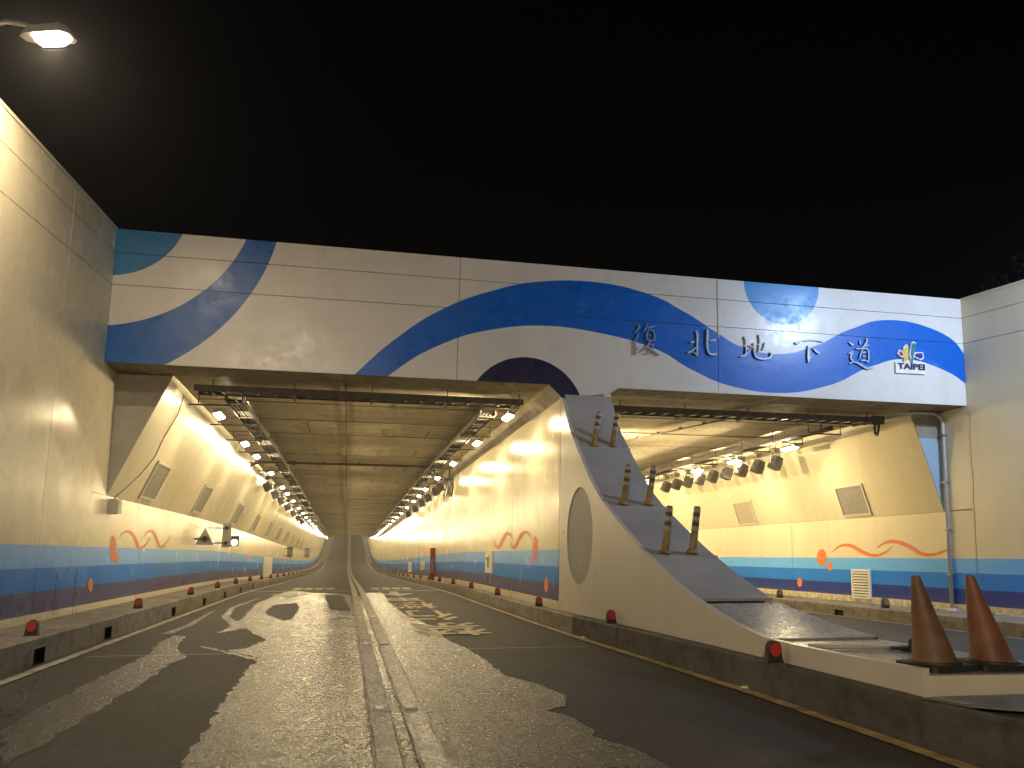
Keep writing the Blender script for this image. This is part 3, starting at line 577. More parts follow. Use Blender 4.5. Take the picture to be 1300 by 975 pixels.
def decals(lst, x, outward, parent, dy=0.0):
    for P in lst:
        b = MB(); b.slab([(y+dy, z) for y, z in P], 0, 1, lambda p, q, d: (x-outward*(.0035+.0015*d), p, q))
        unparent_keep(b.build('painted_dot' if len(P) == 20 else 'painted_ribbon', M['orange'], None, mapped=True), parent)

# ------------------------------------------------------------------ tunnel walls and ceilings
def grid_wall(name, m, pts, y0, y1, parent, step=2.0, th=.06):
    """pts: profile polyline [(x,z)] swept along the tunnel as a thin slab (thickness along +n given by order)"""
    b = MB(); n = max(1, int((y1-y0)/step)); vs = []; fs = []; k = len(pts)
    for i in range(n+1):
        y = y0+(y1-y0)*i/n; vs += [(x, y, z) for x, z in pts]
    for i in range(n):
        for q in range(k): fs.append((i*k+q, (i+1)*k+q, (i+1)*k+(q+1) % k, i*k+(q+1) % k))
    fs += [tuple(range(k)), tuple(n*k+k-1-q for q in range(k))]
    b.add(vs, fs); return unparent_keep(b.build(name, m, None, mapped=True, uv=True), parent)
CE = 4.69; YI = 15.60
tl = thing('tunnel_wall', 'cream left wall of the large tunnel, leaning in above its blue stripes', 'wall', (XL, YI, zr(YI)))
grid_wall('wall_face', M['wall_stripe'], [(XL, -.12), (XL, 2.365), (XL-.25, 2.365), (XL-.25, -.12)], 14.755, 215, tl)
grid_wall('leaning_panel', M['wall'], [(XL+.002, 2.37), (-3.45, CE), (-3.8, CE+.1), (XL-.25, 2.37)], YI+.02, 215, tl)
for z0, z1, mm in ((2.37, 4.06, 'beige'), (4.06, CE-.003, 'concrete')):
    b = MB(); b.box(XL-.02, -3.40, YI-.02-.12*(mm == 'concrete')+.12, YI+.015, z0, z1) if False else b.slab([(XL+.001, z0+.002), (XL+.001, z1), (-4.44+.99*(z1-2.37)/2.32+.004, z1), (-4.44+.99*(z0-2.37)/2.32+.004, z0+.002)], YI-.01, YI+.018, lambda p, q, d: (p, d, q))
    unparent_keep(b.build('end_wall', M[mm], None, mapped=True), tl)
tr = thing('tunnel_wall', 'cream right wall of the small tunnel with bright blue stripes and orange waves', 'wall', (XR, YI, zr(YI)))
grid_wall('wall_face', M['wall_stripe_right'], [(XR, -.12), (XR, 2.345), (XR+.25, 2.345), (XR+.25, -.12)], 14.755, 66, tr)
grid_wall('leaning_panel', M['wall'], [(XR-.002, 2.35), (12.87, CE), (13.2, CE+.1), (XR+.25, 2.35)], YI+.02, 66, tr)
for z0, z1, mm in ((2.35, 4.06, 'sky_blue'), (4.06, CE-.003, 'concrete')):
    b = MB(); b.slab([(XR-.001, z0+.002), (XR-.001, z1), (XR-.81*(z1-2.35)/2.34-.004, z1), (XR-.81*(z0-2.35)/2.34-.004, z0+.002)], YI-.01, YI+.018, lambda p, q, d: (p, d, q))
    unparent_keep(b.build('end_wall', M[mm], None, mapped=True), tr)
decals(DECALS['left'], XL, -1, tl); decals(DECALS['left'], XL, -1, tl, 21.6); decals(DECALS['left'], XL, -1, tl, 43)
decals(DECALS['right'], XR, 1, tr)

tc = thing('tunnel_ceiling', 'stained concrete slab ceiling of the large tunnel', 'ceiling', (0, 14.8, zr(14.8)+CE))
def slabs(x0, x1, y0, rows, pitch, parent, first_y=None, m='ceiling'):
    y = y0
    for r in range(rows):
        L = pitch; b = MB(); dz = random.uniform(0, .012); b.box(x0+.012, x1-.012, y+.014, y+L-.014, CE+dz, CE+.10)
        unparent_keep(b.build('ceiling_slab', M['ceiling%d' % random.randrange(4)], None, mapped=True), parent); y += L
def joints(x0, x1, y0, rows, pitch, parent):
    for r in range(1, rows):
        if r > 3 and random.random() < .35: continue
        y = y0+r*pitch; hw = random.uniform(.016, .032); b = MB(); b.box(x0, x1, y-hw, y+hw, CE-.010, CE-.002)
        unparent_keep(b.build('joint_strip', M['joint'], None, mapped=True), parent)
joints(-3.4, 3.8, YI, 40, 2.3, tc)
b = MB(); b.box(-.205, -.155, YI, 108, CE-.014, CE-.003, ny=40); unparent_keep(b.build('joint_strip', M['joint'], None, mapped=True), tc)
for x in (-1.18, .95, 2.1):
    for r in range(14):
        y = YI+r*4.6+random.uniform(.4, 1.2); b = MB(); b.box(x-.02, x+.02, y, y+random.uniform(.8, 1.6), CE-.012, CE-.003); unparent_keep(b.build('crack_filler', M['joint'], None, mapped=True), tc)
slabs(-3.60, -.18, YI+.0, 60, 2.3, tc); slabs(-.18, 3.86, YI+.0, 60, 2.3, tc)
b = MB(); b.box(XL-.3, 4.6, YI, 215, CE+.13, CE+.5, ny=90); unparent_keep(b.build('roof_deck', M['concrete'], None, mapped=True), tc)
b = MB(); b.prism([(XP+.05, 4.40), (XP+.05, CE+.12), (3.83, CE+.12), (3.83, CE-.001), (XP-.002, 4.425)], 14.76, 215, 90)
unparent_keep(b.build('haunch', M['ceiling'], None, mapped=True), tc)
rc = thing('tunnel_ceiling', 'stained concrete slab ceiling of the small right-hand tunnel', 'ceiling', (9, 14.8, zr(14.8)+CE))
joints(5.34, 12.8, YI, 18, 2.3, rc)
slabs(5.30, 9.05, YI, 22, 2.3, rc); slabs(9.05, 13.1, YI, 22, 2.3, rc)
b = MB(); b.box(4.6, XR+.3, YI, 66, CE+.13, CE+.5, ny=25); unparent_keep(b.build('roof_deck', M['concrete'], None, mapped=True), rc)
b = MB(); b.prism([(5.14, 4.56), (5.14, CE+.12), (5.32, CE+.12), (5.32, CE-.001)], 14.76, 66, 25); unparent_keep(b.build('haunch', M['ceiling'], None, mapped=True), rc)
b = MB(); b.box(XP, XR+.2, 66, 66.4, -.3, CE+.4); unparent_keep(b.build('far_wall', M['concrete'], None, mapped=True), rc)

# ------------------------------------------------------------------ portal beam with the painted waves
pb = thing('portal_beam', 'long concrete beam over both tunnels painted with blue waves and circles', 'beam', (4.6, YP, CE-ZP))
b = MB(); b.box(XL-.3, XR+.3, YP+.03, YI-.005, CE+.012-ZP, TOPZ-.012); unparent_keep(b.build('beam_core', M['concrete'], None), pb)
def face(x0, x1, z0, z1):
    b = MB(); b.box(x0, x1, YP, YP+.034, z0, z1); unparent_keep(b.build('face_panel', M['beam'], None), pb)
gz = (4.80, 5.40); zb = CE-ZP; g_ = .006
XJ = [XL+.003, 1.95, 7.55, XR-.003]
for i in range(3):
    x0, x1 = XJ[i]+(g_ if i else 0), XJ[i+1]-(g_ if i < 2 else 0)
    face(x0, x1, gz[0]+g_, gz[1]-g_); face(x0, x1, gz[1]+g_, TOPZ+.03)
# lower band, cut out over the dividing wall
for i in range(3):
    x0, x1 = XJ[i]+(g_ if i else 0), XJ[i+1]-(g_ if i < 2 else 0)
    b = MB()
    if i == 1: P = [(x0, zb), (3.83, zb), (4.115, 4.43-ZP), (5.10, 4.56-ZP), (5.30, zb), (x1, zb), (x1, gz[0]-g_), (x0, gz[0]-g_)]
    else: P = [(x0, zb), (x1, zb), (x1, gz[0]-g_), (x0, gz[0]-g_)]
    b.slab(P, YP, YP+.034, lambda p, q, d: (p, d, q)); unparent_keep(b.build('face_panel', M['beam'], None), pb)
def soffit(x0, x1, s0=0, s1=0):
    b = MB(); b.box(x0, x1, YP+.036, YI-.012, CE, CE+.08)
    unparent_keep(b.build('soffit', M['beam_soffit'], None, mapped=True), pb)
soffit(XL+.002, 3.83); soffit(5.30, XR-.002)
b = MB(); b.tube([(7.55, YP-.004, gz[0]-.25), (7.551, YP-.004, TOPZ+.01)], .016, 8); unparent_keep(b.build('joint_sealant', M['wall_plain'], None), pb)
b = MB(); b.box(XL+.003, XR-.003, YP-.008, YP-.001, zb-.004, zb+.022); 
unparent_keep(b.build('drip_edge', M['dark_steel'], None), pb) if False else None
# raised brush-written name and the city sign
def stroke(b, pts, y0, y1):
    P = []
    for i in range(len(pts)-1 if len(pts) > 1 else 0):
        for k in range(5):
            t = k/5; p0 = pts[max(i-1, 0)]; p1, p2 = pts[i], pts[i+1]; p3 = pts[min(i+2, len(pts)-1)]
            P.append(tuple(.5*(2*p1[j]+(p2[j]-p0[j])*t+(2*p0[j]-5*p1[j]+4*p2[j]-p3[j])*t*t+(3*p1[j]-p0[j]-3*p2[j]+p3[j])*t**3) for j in range(3)))
    P.append(pts[-1]); n = len(P); vs = []; fs = []
    for i, (x, z, w_) in enumerate(P):
        a = P[max(i-1, 0)]; c = P[min(i+1, n-1)]; tx, tz = c[0]-a[0], c[1]-a[1]; L = math.hypot(tx, tz) or 1; nx, nz = -tz/L, tx/L
        w_ = max(w_, .007)*.88; z -= ZP
        vs += [(x+nx*w_, y0, z+nz*w_), (x-nx*w_, y0, z-nz*w_), (x-nx*w_, y1, z-nz*w_), (x+nx*w_, y1, z+nz*w_)]
    for i in range(n-1):
        for q in range(4): fs.append((i*4+q, i*4+4+q, i*4+4+(q+1) % 4, i*4+(q+1) % 4))
    fs += [(0, 1, 2, 3), (n*4-1, n*4-2, n*4-3, n*4-4)]
    b.add(vs, fs)
for key in ('fu', 'bei', 'di', 'xia', 'dao'):
    b = MB()
    for i, st in enumerate(GLYPHS[key]): stroke(b, st, YP-.048-.0007*i, YP-.016)
    for st in GLYPHS[key][:3]:
        x, z, _ = st[len(st)//2]; b.box(x-.008, x+.008, YP-.02, YP+.001, z-ZP-.008, z-ZP+.008)
    unparent_keep(b.build('raised_character', M['brushed'], None), pb)
lg = thing('city_sign', 'small white city sign with coloured petals over the word TAIPEI on the beam', 'sign', (12.2, YP, 5.45-ZP))
def sgn(P, d0, d1, name, m):
    b = MB(); b.slab([(x, z-ZP) for x, z in P], YP-d0, YP-d1, lambda p, q, d: (p, d, q)); unparent_keep(b.build(name, M[m], None), lg)
def grow(P, r):
    cx = sum(p[0] for p in P)/len(P); cz = sum(p[1] for p in P)/len(P); out = []
    for x, z in P:
        L = math.hypot(x-cx, z-cz); out.append((cx+(x-cx)*(1+r/L), cz+(z-cz)*(1+r/L)))
    return out
sgn(LOGO['plate'], .05, -.0005, 'name_plate', 'white_paint')
for k in ('red', 'yellow', 'green', 'blue'):
    sgn(grow(LOGO[k], .035), {'red': .055, 'yellow': .056, 'green': .057, 'blue': .058}[k], -.0005, 'petal_backing', 'white_paint')
    sgn(LOGO[k], .066, .05, 'petal', 'logo_'+k)
me = glyph_mesh('TAIPEI', .045, 3); xs = [v.co.x for v in me.vertices]; ys = [v.co.y for v in me.vertices]
tx0, tx1 = LOGO['text'][0][0], LOGO['text'][1][0]
for v in me.vertices: v.co = Vector((tx0+(tx1-tx0)*(v.co.x-min(xs))/(max(xs)-min(xs)), YP-.0605, 5.44-ZP+.14*(v.co.y-min(ys))/(max(ys)-min(ys))))
me.materials.clear(); me.materials.append(M['navy_text']); unparent_keep(place('lettering', me), lg)

# ------------------------------------------------------------------ dividing wall with the slide-shaped nose
SL = [(4.98, .49), (5.44, .482), (6.17, .477), (7.06, .49), (7.45, .535), (7.85, .60), (8.5, .74), (9.1, .90), (9.76, 1.13), (10.5, 1.41), (11.49, 1.85), (12.36, 2.28), (12.95, 2.68), (13.53, 3.15), (13.9, 3.46), (14.2, 3.74), (14.5, 4.12), (14.755, 4.50)]
def _dense(P, k=5):
    out = []
    for i in range(len(P)-1):
        p0, p1, p2, p3 = P[max(i-1, 0)], P[i], P[i+1], P[min(i+2, len(P)-1)]
        for j in range(k):
            t = j/k; h = p2[0]-p1[0]
            m1 = (p2[1]-p0[1])/(p2[0]-p0[0])*h if p2[0] != p0[0] else 0; m2 = (p3[1]-p1[1])/(p3[0]-p1[0])*h
            out.append((p1[0]+h*t, (2*t**3-3*t*t+1)*p1[1]+(t**3-2*t*t+t)*m1+(-2*t**3+3*t*t)*p2[1]+(t**3-t*t)*m2))
    return out+[P[-1]]
SL = _dense(SL)
def slz(y):
    for (a, b), (c, d) in zip(SL, SL[1:]):
        if a <= y <= c: return b+(d-b)*(y-a)/(c-a)
    return SL[0][1] if y < SL[0][0] else SL[-1][1]
dw = thing('dividing_wall', 'cream dividing wall between the tunnels with an oval recess and a slide-like grey nose', 'wall', (4.6, 5, zr(5)))
HY, HZ, HA, HB = 13.45, 1.655, .79, .87
def nose_face():
    out = [(4.98, -.1)]+[(y, z+.022) for y, z in SL if y < 14.7]+[(14.752, 4.43), (14.752, -.1)]
    hole = [(HY+HA*math.cos(2*math.pi*k/40), HZ+HB*math.sin(2*math.pi*k/40)) for k in range(40)]
    bm = bmesh.new(); es = []
    for P in (out, hole):
        vv = [bm.verts.new((0, y, z)) for y, z in P]; es += [bm.edges.new((vv[i], vv[(i+1) % len(vv)])) for i in range(len(vv))]
    bmesh.ops.triangle_fill(bm, use_beauty=True, edges=es, normal=(1, 0, 0)); bm.verts.index_update()
    b = MB(); vs = [tuple(v.co) for v in bm.verts]; fs = [tuple(v.index for v in f.verts) for f in bm.faces]; bm.free()
    b.add([(XP, y, z) for _, y, z in vs], fs)
    n = len(out); o2 = len(b.v)
    b.v += [(XP, y, z) for y, z in out]+[(XP+.07, y, z) for y, z in out]
    b.f += [(o2+i, o2+(i+1) % n, o2+n+(i+1) % n, o2+n+i) for i in range(n)]
    h = len(hole); o3 = len(b.v)
    b.v += [(XP, y, z) for y, z in hole]+[(XP+.03, y, z) for y, z in hole]
    b.f += [(o3+i, o3+(i+1) % h, o3+h+(i+1) % h, o3+h+i) for i in range(h)]
    me = b.mesh('nose_face', M['wall_plain'], mapped=True, uv=True)
    return unparent_keep(place('nose_face', me), dw)
nose_face()
b = MB(); b.slab([(HY+(HA+.01)*math.cos(2*math.pi*k/32), HZ+(HB+.01)*math.sin(2*math.pi*k/32)) for k in range(32)], XP+.022, XP+.06, lambda p, q, d: (d, p, q))
unparent_keep(b.build('oval_recess', M['hole'], None, mapped=True), dw)
# grey deck on top of the nose, and the far side face
b = MB(); prof = [(y, z) for y, z in SL if y > 8.62]
vs = []; fs = []
for y, z in prof: vs += [(XP+.07, y, z), (5.15, y, z), (5.15, y, z-.032), (XP+.07, y, z-.032)]
for i in range(len(prof)-1):
    for q in range(4): fs.append((i*4+q, i*4+4+q, i*4+4+(q+1) % 4, i*4+(q+1) % 4))
fs += [(0, 1, 2, 3), (len(vs)-1, len(vs)-2, len(vs)-3, len(vs)-4)]
b.add(vs, fs); unparent_keep(b.build('nose_deck', M['slide'], None, mapped=True), dw)
b = MB(); b.slab([(8.63, -.2)]+[(y, z-.04) for y, z in SL if y > 8.63]+[(14.752, -.1)], 5.05, 5.149, lambda p, q, d: (d, p, q)); unparent_keep(b.build('far_face', M['wall_plain'], None, mapped=True), dw)
for y in (10.22, 12.0, 13.70):
    h = .012 if y > 9 else .002; yb = y+.16
    b = MB(); b.slab([(y-.015, slz(y-.015)-.03), (y-.015, slz(y)+h), (yb, slz(y)+h+.004), (yb, slz(yb)-.03)], XP+.072, 5.17, lambda p, q, d: (d, p, q))
    unparent_keep(b.build('deck_step', M['slide'], None, mapped=True), dw)
# wall proper behind the portal line
grid_wall('wall_face', M['wall_stripe'], [(XP, -.1), (XP, 4.43), (XP+.3, 4.43), (XP+.3, -.1)], 14.756, 215, dw)
b = MB(); b.box(5.0, 5.15, 14.756, 66, -.1, 4.56, ny=25); unparent_keep(b.build('far_face', M['wall'], None, mapped=True, uv=True), dw)
b = MB(); b.slab([(XP+.005, 4.42), (5.145, 4.5), (5.145, 4.565), (XP+.005, 4.44)], 14.79, 14.95, lambda p, q, d: (p, d, q)); unparent_keep(b.build('nose_head', M['slide'], None, mapped=True), dw)
decals(DECALS['pier'], XP, 1, dw); decals(DECALS['pier'], XP, 1, dw, 21.5)
# wet ledge at the foot of the nose
il = thing('concrete_ledge', 'low concrete ledge with a wet top at the foot of the nose, under the cones', 'ledge', (4.7, 6, zr(6)))
P = [(XP+.072, 4.99), (5.50, 4.86), (5.50, 5.5), (5.44, 7.2), (XP+.072, 7.2)]
b = MB(); b.slab(P, -.2, .465, lambda p, q, d: (p, q, d)); unparent_keep(b.build('ledge_body', M['ledge_wet'], None, mapped=True), il)
b = MB(); ys = [7.205+.1*k for k in range(15)]; vs = []; fs = []
for y in ys:
    xr = 5.44-.27*(y-7.2)/1.4
    vs += [(XP+.072, y, slz(y)-.012), (xr, y, slz(y)-.012), (xr, y, -.2), (XP+.072, y, -.2)]
for i in range(len(ys)-1):
    for q in range(4): fs.append((i*4+q, i*4+4+q, i*4+4+(q+1) % 4, i*4+(q+1) % 4))
fs += [(0, 1, 2, 3), (len(vs)-1, len(vs)-2, len(vs)-3, len(vs)-4)]
b.add(vs, fs); unparent_keep(b.build('wet_slope', M['ledge_wet'], None, mapped=True), il)
b = MB(); b.slab([(XP-.0, 4.975), (5.52, 4.84), (5.52, 4.858), (XP-.0, 4.976+.012)], .2, .462, lambda p, q, d: (p, q-.012, d)); unparent_keep(b.build('front_face', M['wall_plain'], None, mapped=True), il)

def wall_line(parent, x, outward, y, z0, z1, wd, m, wob=0.0, name='wall_joint', seg=10):
    b = MB(); vs = []; fs = []; dy = 0
    for i in range(seg+1):
        dy += random.uniform(-wob, wob); w2 = wd*(random.uniform(.5, 1.2) if wob else 1)/2; z = z0+(z1-z0)*i/seg
        for d in (0, .002): vs += [(x-outward*(.0005+d), y+dy-w2, z), (x-outward*(.0005+d), y+dy+w2, z)]
    for i in range(seg): fs += [(i*4+2, i*4+3, i*4+7, i*4+6), (i*4, i*4+2, i*4+6, i*4+4), (i*4+1, i*4+5, i*4+7, i*4+3)]
    b.add(vs, fs); unparent_keep(b.build(name, M[m], None, mapped=True), parent)
for y, z1 in ((13.45, .98), (14.35, 1.05)): wall_line(rl, XL, -1, y, .30, z1, .014, 'near_black', .012)
wall_line(rl, XL, -1, 12.606, 6.0, 6.85, .022, 'white_paint', .003, 'sealant')
for y in (18.3, 30.2): wall_line(tl, XL, -1, y, .30, 1.42, .010, 'joint', .004)
for y in (19.3, 31.7): wall_line(dw, XP, 1, y, .27, 4.4, .008, 'joint', .004)
wall_line(dw, XP, 1, 14.80, .27, 4.4, .016, 'joint', .003)
wall_line(rr, XR, 1, 14.70, .15, 4.5, .016, 'joint', .02, 'crack', 16)
wall_line(tr, XR, 1, 22.0, .10, 2.3, .014, 'joint', .004)
for x, sx, t, mm in ((XL, -1, tl, 'wall'), (XR, 1, tr, 'wall')):
    b = MB(); b.box(min(x, x+sx*.25), max(x, x+sx*.25), 14.755, YI-.012, 2.372, CE-.002); unparent_keep(b.build('reveal_face', M[mm], None, mapped=True, uv=True), t)
# ------------------------------------------------------------------ tunnel lamps
def lamp_proto(name, label, group, tilt, lens_m, watts, colr, sx=.66, sy=.16, hang=.20, wash=1.0):
    """lens long side runs along the tunnel (local y)"""
    t = thing(name, label, 'lamp', group=group)
    b = MB(); b.prism([(-sy*.54, .02), (-sy*.42, .065), (sy*.42, .065), (sy*.54, .02), (sy*.54, 0), (-sy*.54, 0)], -sx*.54, sx*.54)
    R = Matrix.Rotation(tilt, 4, 'Y')
    b.v = [tuple(R @ Vector(v)) for v in b.v]; b.build('housing', M['lamp_body'], t)
    b = MB(); b.prism([(-sy*.5, -.001), (sy*.5, -.001), (sy*.46, -.026), (sy*.3, -.036), (-sy*.3, -.036), (-sy*.46, -.026)], -sx*.5, sx*.5); b.v = [tuple(R @ Vector(v)) for v in b.v]; b.build('lens', lens_m, t)
    for s in (-1, 1):
        b = MB(); b.tube([(0, s*sx*.45, .09), (0, s*sx*.45, hang)], .012, 6); b.tube([(-.2, s*sx*.45, hang), (.2, s*sx*.45, hang)], .014, 6); b.build('hanger', M['steel'], t)
    L = bpy.data.lights.new('lamp_light', 'AREA'); L.shape = 'RECTANGLE'; L.size = sy*.9; L.size_y = sx*.9; L.energy = watts; L.color = colr
    lo = bpy.data.objects.new('lamp_light', L); COL.objects.link(lo); lo.parent = t
    lo.matrix_local = R @ Matrix.Translation((0, 0, -.05)) @ Matrix.Rotation(math.radians(-24), 4, 'X')
    # extra area light added beside the glass to brighten the ceiling
    L = bpy.data.lights.new('lamp_light', 'AREA'); L.shape = 'RECTANGLE'; L.size = .06; L.size_y = sx*.9; L.spread = math.radians(95); L.energy = SIDE_W*watts/LAMP_W; L.color = colr
    lo = bpy.data.objects.new('lamp_light', L); COL.objects.link(lo); lo.parent = t
    lo.matrix_local = Matrix.Translation((math.copysign(sy*.5+.02, tilt)*-1, 0, -.035)) @ Matrix.Rotation(math.copysign(math.radians(98), tilt), 4, 'Y')
    # extra spots added to throw narrow light streaks down the nearest wall
    for dg, k in ((14, .24), (32, .62), (52, .30)) if wash > .5 else ((20, .5), (40, .5)):
        L = bpy.data.lights.new('lamp_light', 'SPOT'); L.spot_size = math.radians(36); L.spot_blend = 1.0; L.energy = WASH_W*k; L.color = colr; L.shadow_soft_size = .05
        lo = bpy.data.objects.new('lamp_light', L); COL.objects.link(lo); lo.parent = t
        lo.matrix_local = Matrix.Rotation(-math.copysign(math.radians(dg), tilt), 4, 'Y') @ Matrix.Translation((0, 0, -.09))
    return t
YLs = [18.28, 22.9, 25.8, 30.7, 36.2, 39.3, 43.5, 48.8, 53.5]
y = 58.0
while y < 205: YLs.append(y); y += 4.6 if y < 130 else 7
YRs = [16.97, 21.2, 26.2, 30.9, 35.7, 39.0, 42.3, 47, 52]
y = 56.6
while y < 205: YRs.append(y); y += 4.6 if y < 130 else 7
YTs = [19.46, 22.67, 25.36, 29.95, 34.5, 39, 44, 49]
def lamp_row(Ys, x, z, tilt, where, group, power=1.0):
    p = None
    for i, y in enumerate(Ys):
        lab = ('%s lit lamp from the portal, %s' % (ORD[i], where)) if i < 8 else 'small far lit lamp deep inside, '+where
        loc = W(x, y, z); rot = (math.atan(slope_at(y)), 0, 0)
        if i in (0, 12):
            p = lamp_proto('tunnel_lamp', lab, group, tilt, M['lens'], LAMP_W*power, LAMP_C, wash=1.0 if i == 0 else .3); p.location = loc; p.rotation_euler = rot
        else: dup(p, loc, lab, rot)
lamp_row(YLs, -3.0, 4.40, math.radians(-16), 'in the row over the left leaning wall', 'lamps over the left wall of the large tunnel')
lamp_row(YRs, 3.45, 4.40, math.radians(16), 'in the row along the dividing wall', 'lamps along the dividing wall')
lamp_row(YTs, 12.1, 4.30, math.radians(14), 'in the row of the small right tunnel', 'lamps of the small right tunnel', 1.75)
lamp_row([20.5, 24, 28, 32, 36.5, 41, 46], 6.3, 4.30, math.radians(-14), 'added unseen on the small tunnel side of the dividing wall', 'added unseen lamps behind the dividing wall', 1.5)  # unseen row of lamps added to brighten the small tunnel

# ------------------------------------------------------------------ cable trays
def long_tray(label, x, y0, y1, z, arm_dx, arm_step, group='cable trays under the ceilings'):
    t = thing('cable_tray', label, 'cable tray', (x, y0, zr(y0)+z), group=group); ny = max(4, int((y1-y0)/3))
    for s in (-1, 1):
        b = MB(); b.box(x+s*.17-.012, x+s*.17+.012, y0, y1, z, z+.11, ny=ny); unparent_keep(b.build('side_rail', M['dark_steel'], None, mapped=True), t)
    b = MB(); 
    for dx in (-.09, -.02, .06, .11): b.box(x+dx-.025, x+dx+.025, y0+.1, y1-.1, z+.018, z+.055, ny=ny)
    unparent_keep(b.build('cables', M['black'], None, mapped=True), t)
    n = int((y1-y0)/.9); me = None
    for i in range(min(n, 120)):
        yy = y0+.3+i*.9
        b = MB(); b.box(-.158, .158, -.035, .035, 0, .014)
        if me is None: me = b.mesh('rung', M['dark_steel'])
        o = place('rung', me, None, W(x, yy, z+.002)); unparent_keep(o, t)
    n = int((y1-y0)/arm_step)
    for i in range(min(n, 60)):
        yy = y0+.5+i*arm_step
        b = MB(); xa, xb = sorted((x, x+arm_dx)); b.box(xa-.17, xb, yy-.022, yy+.022, z-.035, z-.006)
        unparent_keep(b.build('support_arm', M['dark_steel'], None, mapped=True), t)
        for xx in (x-.19, x+.19, x+arm_dx*.97):
            b = MB(); b.box(xx-.009, xx+.009, yy-.009, yy+.009, z-.006, CE)
            unparent_keep(b.build('hanger_rod', M['dark_steel'], None, mapped=True), t)
long_tray('long dark cable tray beside the left row of lamps', -2.46, 16.6, 130, 4.43, -.80, 2.6)
long_tray('long dark cable tray beside the lamps along the dividing wall', 3.0, 17.0, 130, 4.43, .62, 2.6)
long_tray('dark cable tray over the lamps of the small right tunnel', 11.55, 16.9, 56, 4.40, .75, 1.7)
def cross_tray(label, x0, x1, y, z, rungs):
    t = thing('cable_tray', label, 'cable tray', (x0, y, zr(y)+z), group='cable trays under the ceilings')
    for yy in (y-.22, y+.22):
        b = MB(); b.box(x0, x1, yy-.014, yy+.014, z, z+.12); unparent_keep(b.build('side_rail', M['dark_steel'], None, mapped=True), t)
    n = int((x1-x0)/.33); b = MB(); b.box(-.03, .03, -.204, .204, 0, .015); me = b.mesh('rung', M['steel' if rungs else 'dark_steel'])
    for i in range(n): unparent_keep(place('rung', me, None, W(x0+.2+i*.33, y, z+.001)), t)
    if not rungs:
        b = MB(); b.box(x0+.5, x1-.6, y-.18, y+.19, z+.018, z+.026); unparent_keep(b.build('cover_plate', M['dark_steel'], None, mapped=True), t)
    b = MB()
    for k, dy in enumerate((-.15, -.06, .04, .13)): b.tube([(x0+.1, y+dy, z+.055), ((x0+x1)/2, y+dy*.8, z+.05), (x1-.1, y+dy, z+.055)], .026, 6)
    unparent_keep(b.build('cables', M['black'], None, mapped=True), t)
    k = 0; x = x0+.35
    while x < x1:
        b = MB(); b.box(x-.02, x+.02, y-.27, y+.27, z-.045, z-.012)
        for yy in (y-.25, y+.25): b.box(x-.009, x+.009, yy-.009, yy+.009, z-.012, CE)
        unparent_keep(b.build('support_arm', M['dark_steel'], None, mapped=True), t); x += 1.55
cross_tray('dark covered cable tray running across the mouth of the large tunnel', -3.1, 3.55, 16.05, 4.46, False)
cross_tray('open ladder cable tray running across the mouth of the small tunnel', 5.42, 12.3, 16.2, 4.46, True)
jb = thing('junction_box', 'grey steel junction box with dangling cables at the end of the ladder tray', 'junction box', W(12.35, 16.15, 4.44))
b = MB(); b.box(-.17, .17, -.12, .12, 0, .2); b.build('case', M['dark_steel'], jb)
for k in range(5):
    a = random.uniform(-.12, .12); b = MB(); b.tube([(a, -.1, .03), (a-.06, -.13, -.12-.04*k), (a+.03, -.12, -.24-.03*(k % 3)), (a+.10, -.1, -.06), (a+.11, -.08, .04)], .011, 6); b.build('cable', M['black'], jb)
# conduit up the right wall
cd = thing('conduit_pipe', 'grey conduit pipe climbing the right wall beside the portal', 'pipe', W(13.6, 15.45, .1))
b = MB(); b.tube([(13.62, 15.44, .11), (13.62, 15.44, 4.38), (13.60, 15.46, 4.50), (13.52, 15.50, 4.60), (13.40, 15.52, 4.635), (12.95, 15.56, 4.64), (12.5, 16.0, 4.56)], .042, 10)
unparent_keep(b.build('pipe', M['pipe'], None, mapped=True, smooth=True), cd)
for z in (.9, 1.9, 3.0, 4.1):
    b = MB(); b.box(13.56, 13.678, 15.38, 15.50, z, z+.035); unparent_keep(b.build('clamp', M['steel'], None, mapped=True), cd)
b = MB(); b.box(13.55, 13.67, 15.36, 15.52, .1, .16); unparent_keep(b.build('foot', M['white_paint'], None, mapped=True), cd)
# thin conduit across the ceiling
cc = thing('ceiling_conduit', 'thin dark conduit crossing the ceiling of the large tunnel', 'pipe', W(-3.8, 29, 4.6))
b = MB(); b.tube([(-3.72, 29, 4.28), (-3.5, 29, 4.5), (-3.25, 29, 4.6), (3.3, 29, 4.6)], .035, 8); unparent_keep(b.build('pipe', M['dark_steel'], None, mapped=True), cc)
for x in (-2.2, -1.0, .3, 1.6, 2.7):
    b = MB(); b.box(x-.02, x+.02, 28.95, 29.05, 4.6, CE); unparent_keep(b.build('clip', M['dark_steel'], None, mapped=True), cc)
b = MB(); b.box(-2.12, -1.98, 28.86, 29.0, 4.52, 4.66); unparent_keep(b.build('pull_box', M['dark_steel'], None, mapped=True), cc)
# ceiling conduits of the small tunnel
c2 = thing('ceiling_conduit', 'thin conduit running diagonally under the small tunnel ceiling', 'pipe', W(9.0, 16.6, 4.6))
b = MB(); b.tube([(9.3, 16.5, 4.64), (7.6, 22.5, 4.64), (7.0, 30, 4.64)], .022, 6); unparent_keep(b.build('pipe', M['dark_steel'], None, mapped=True), c2)
for k in range(6):
    b = MB(); yy = 17.2+k*.9; xx = 9.3-1.7*(yy-16.5)/6; b.box(xx-.05, xx+.05, yy-.02, yy+.02, 4.63, CE); unparent_keep(b.build('clip', M['dark_steel'], None, mapped=True), c2)

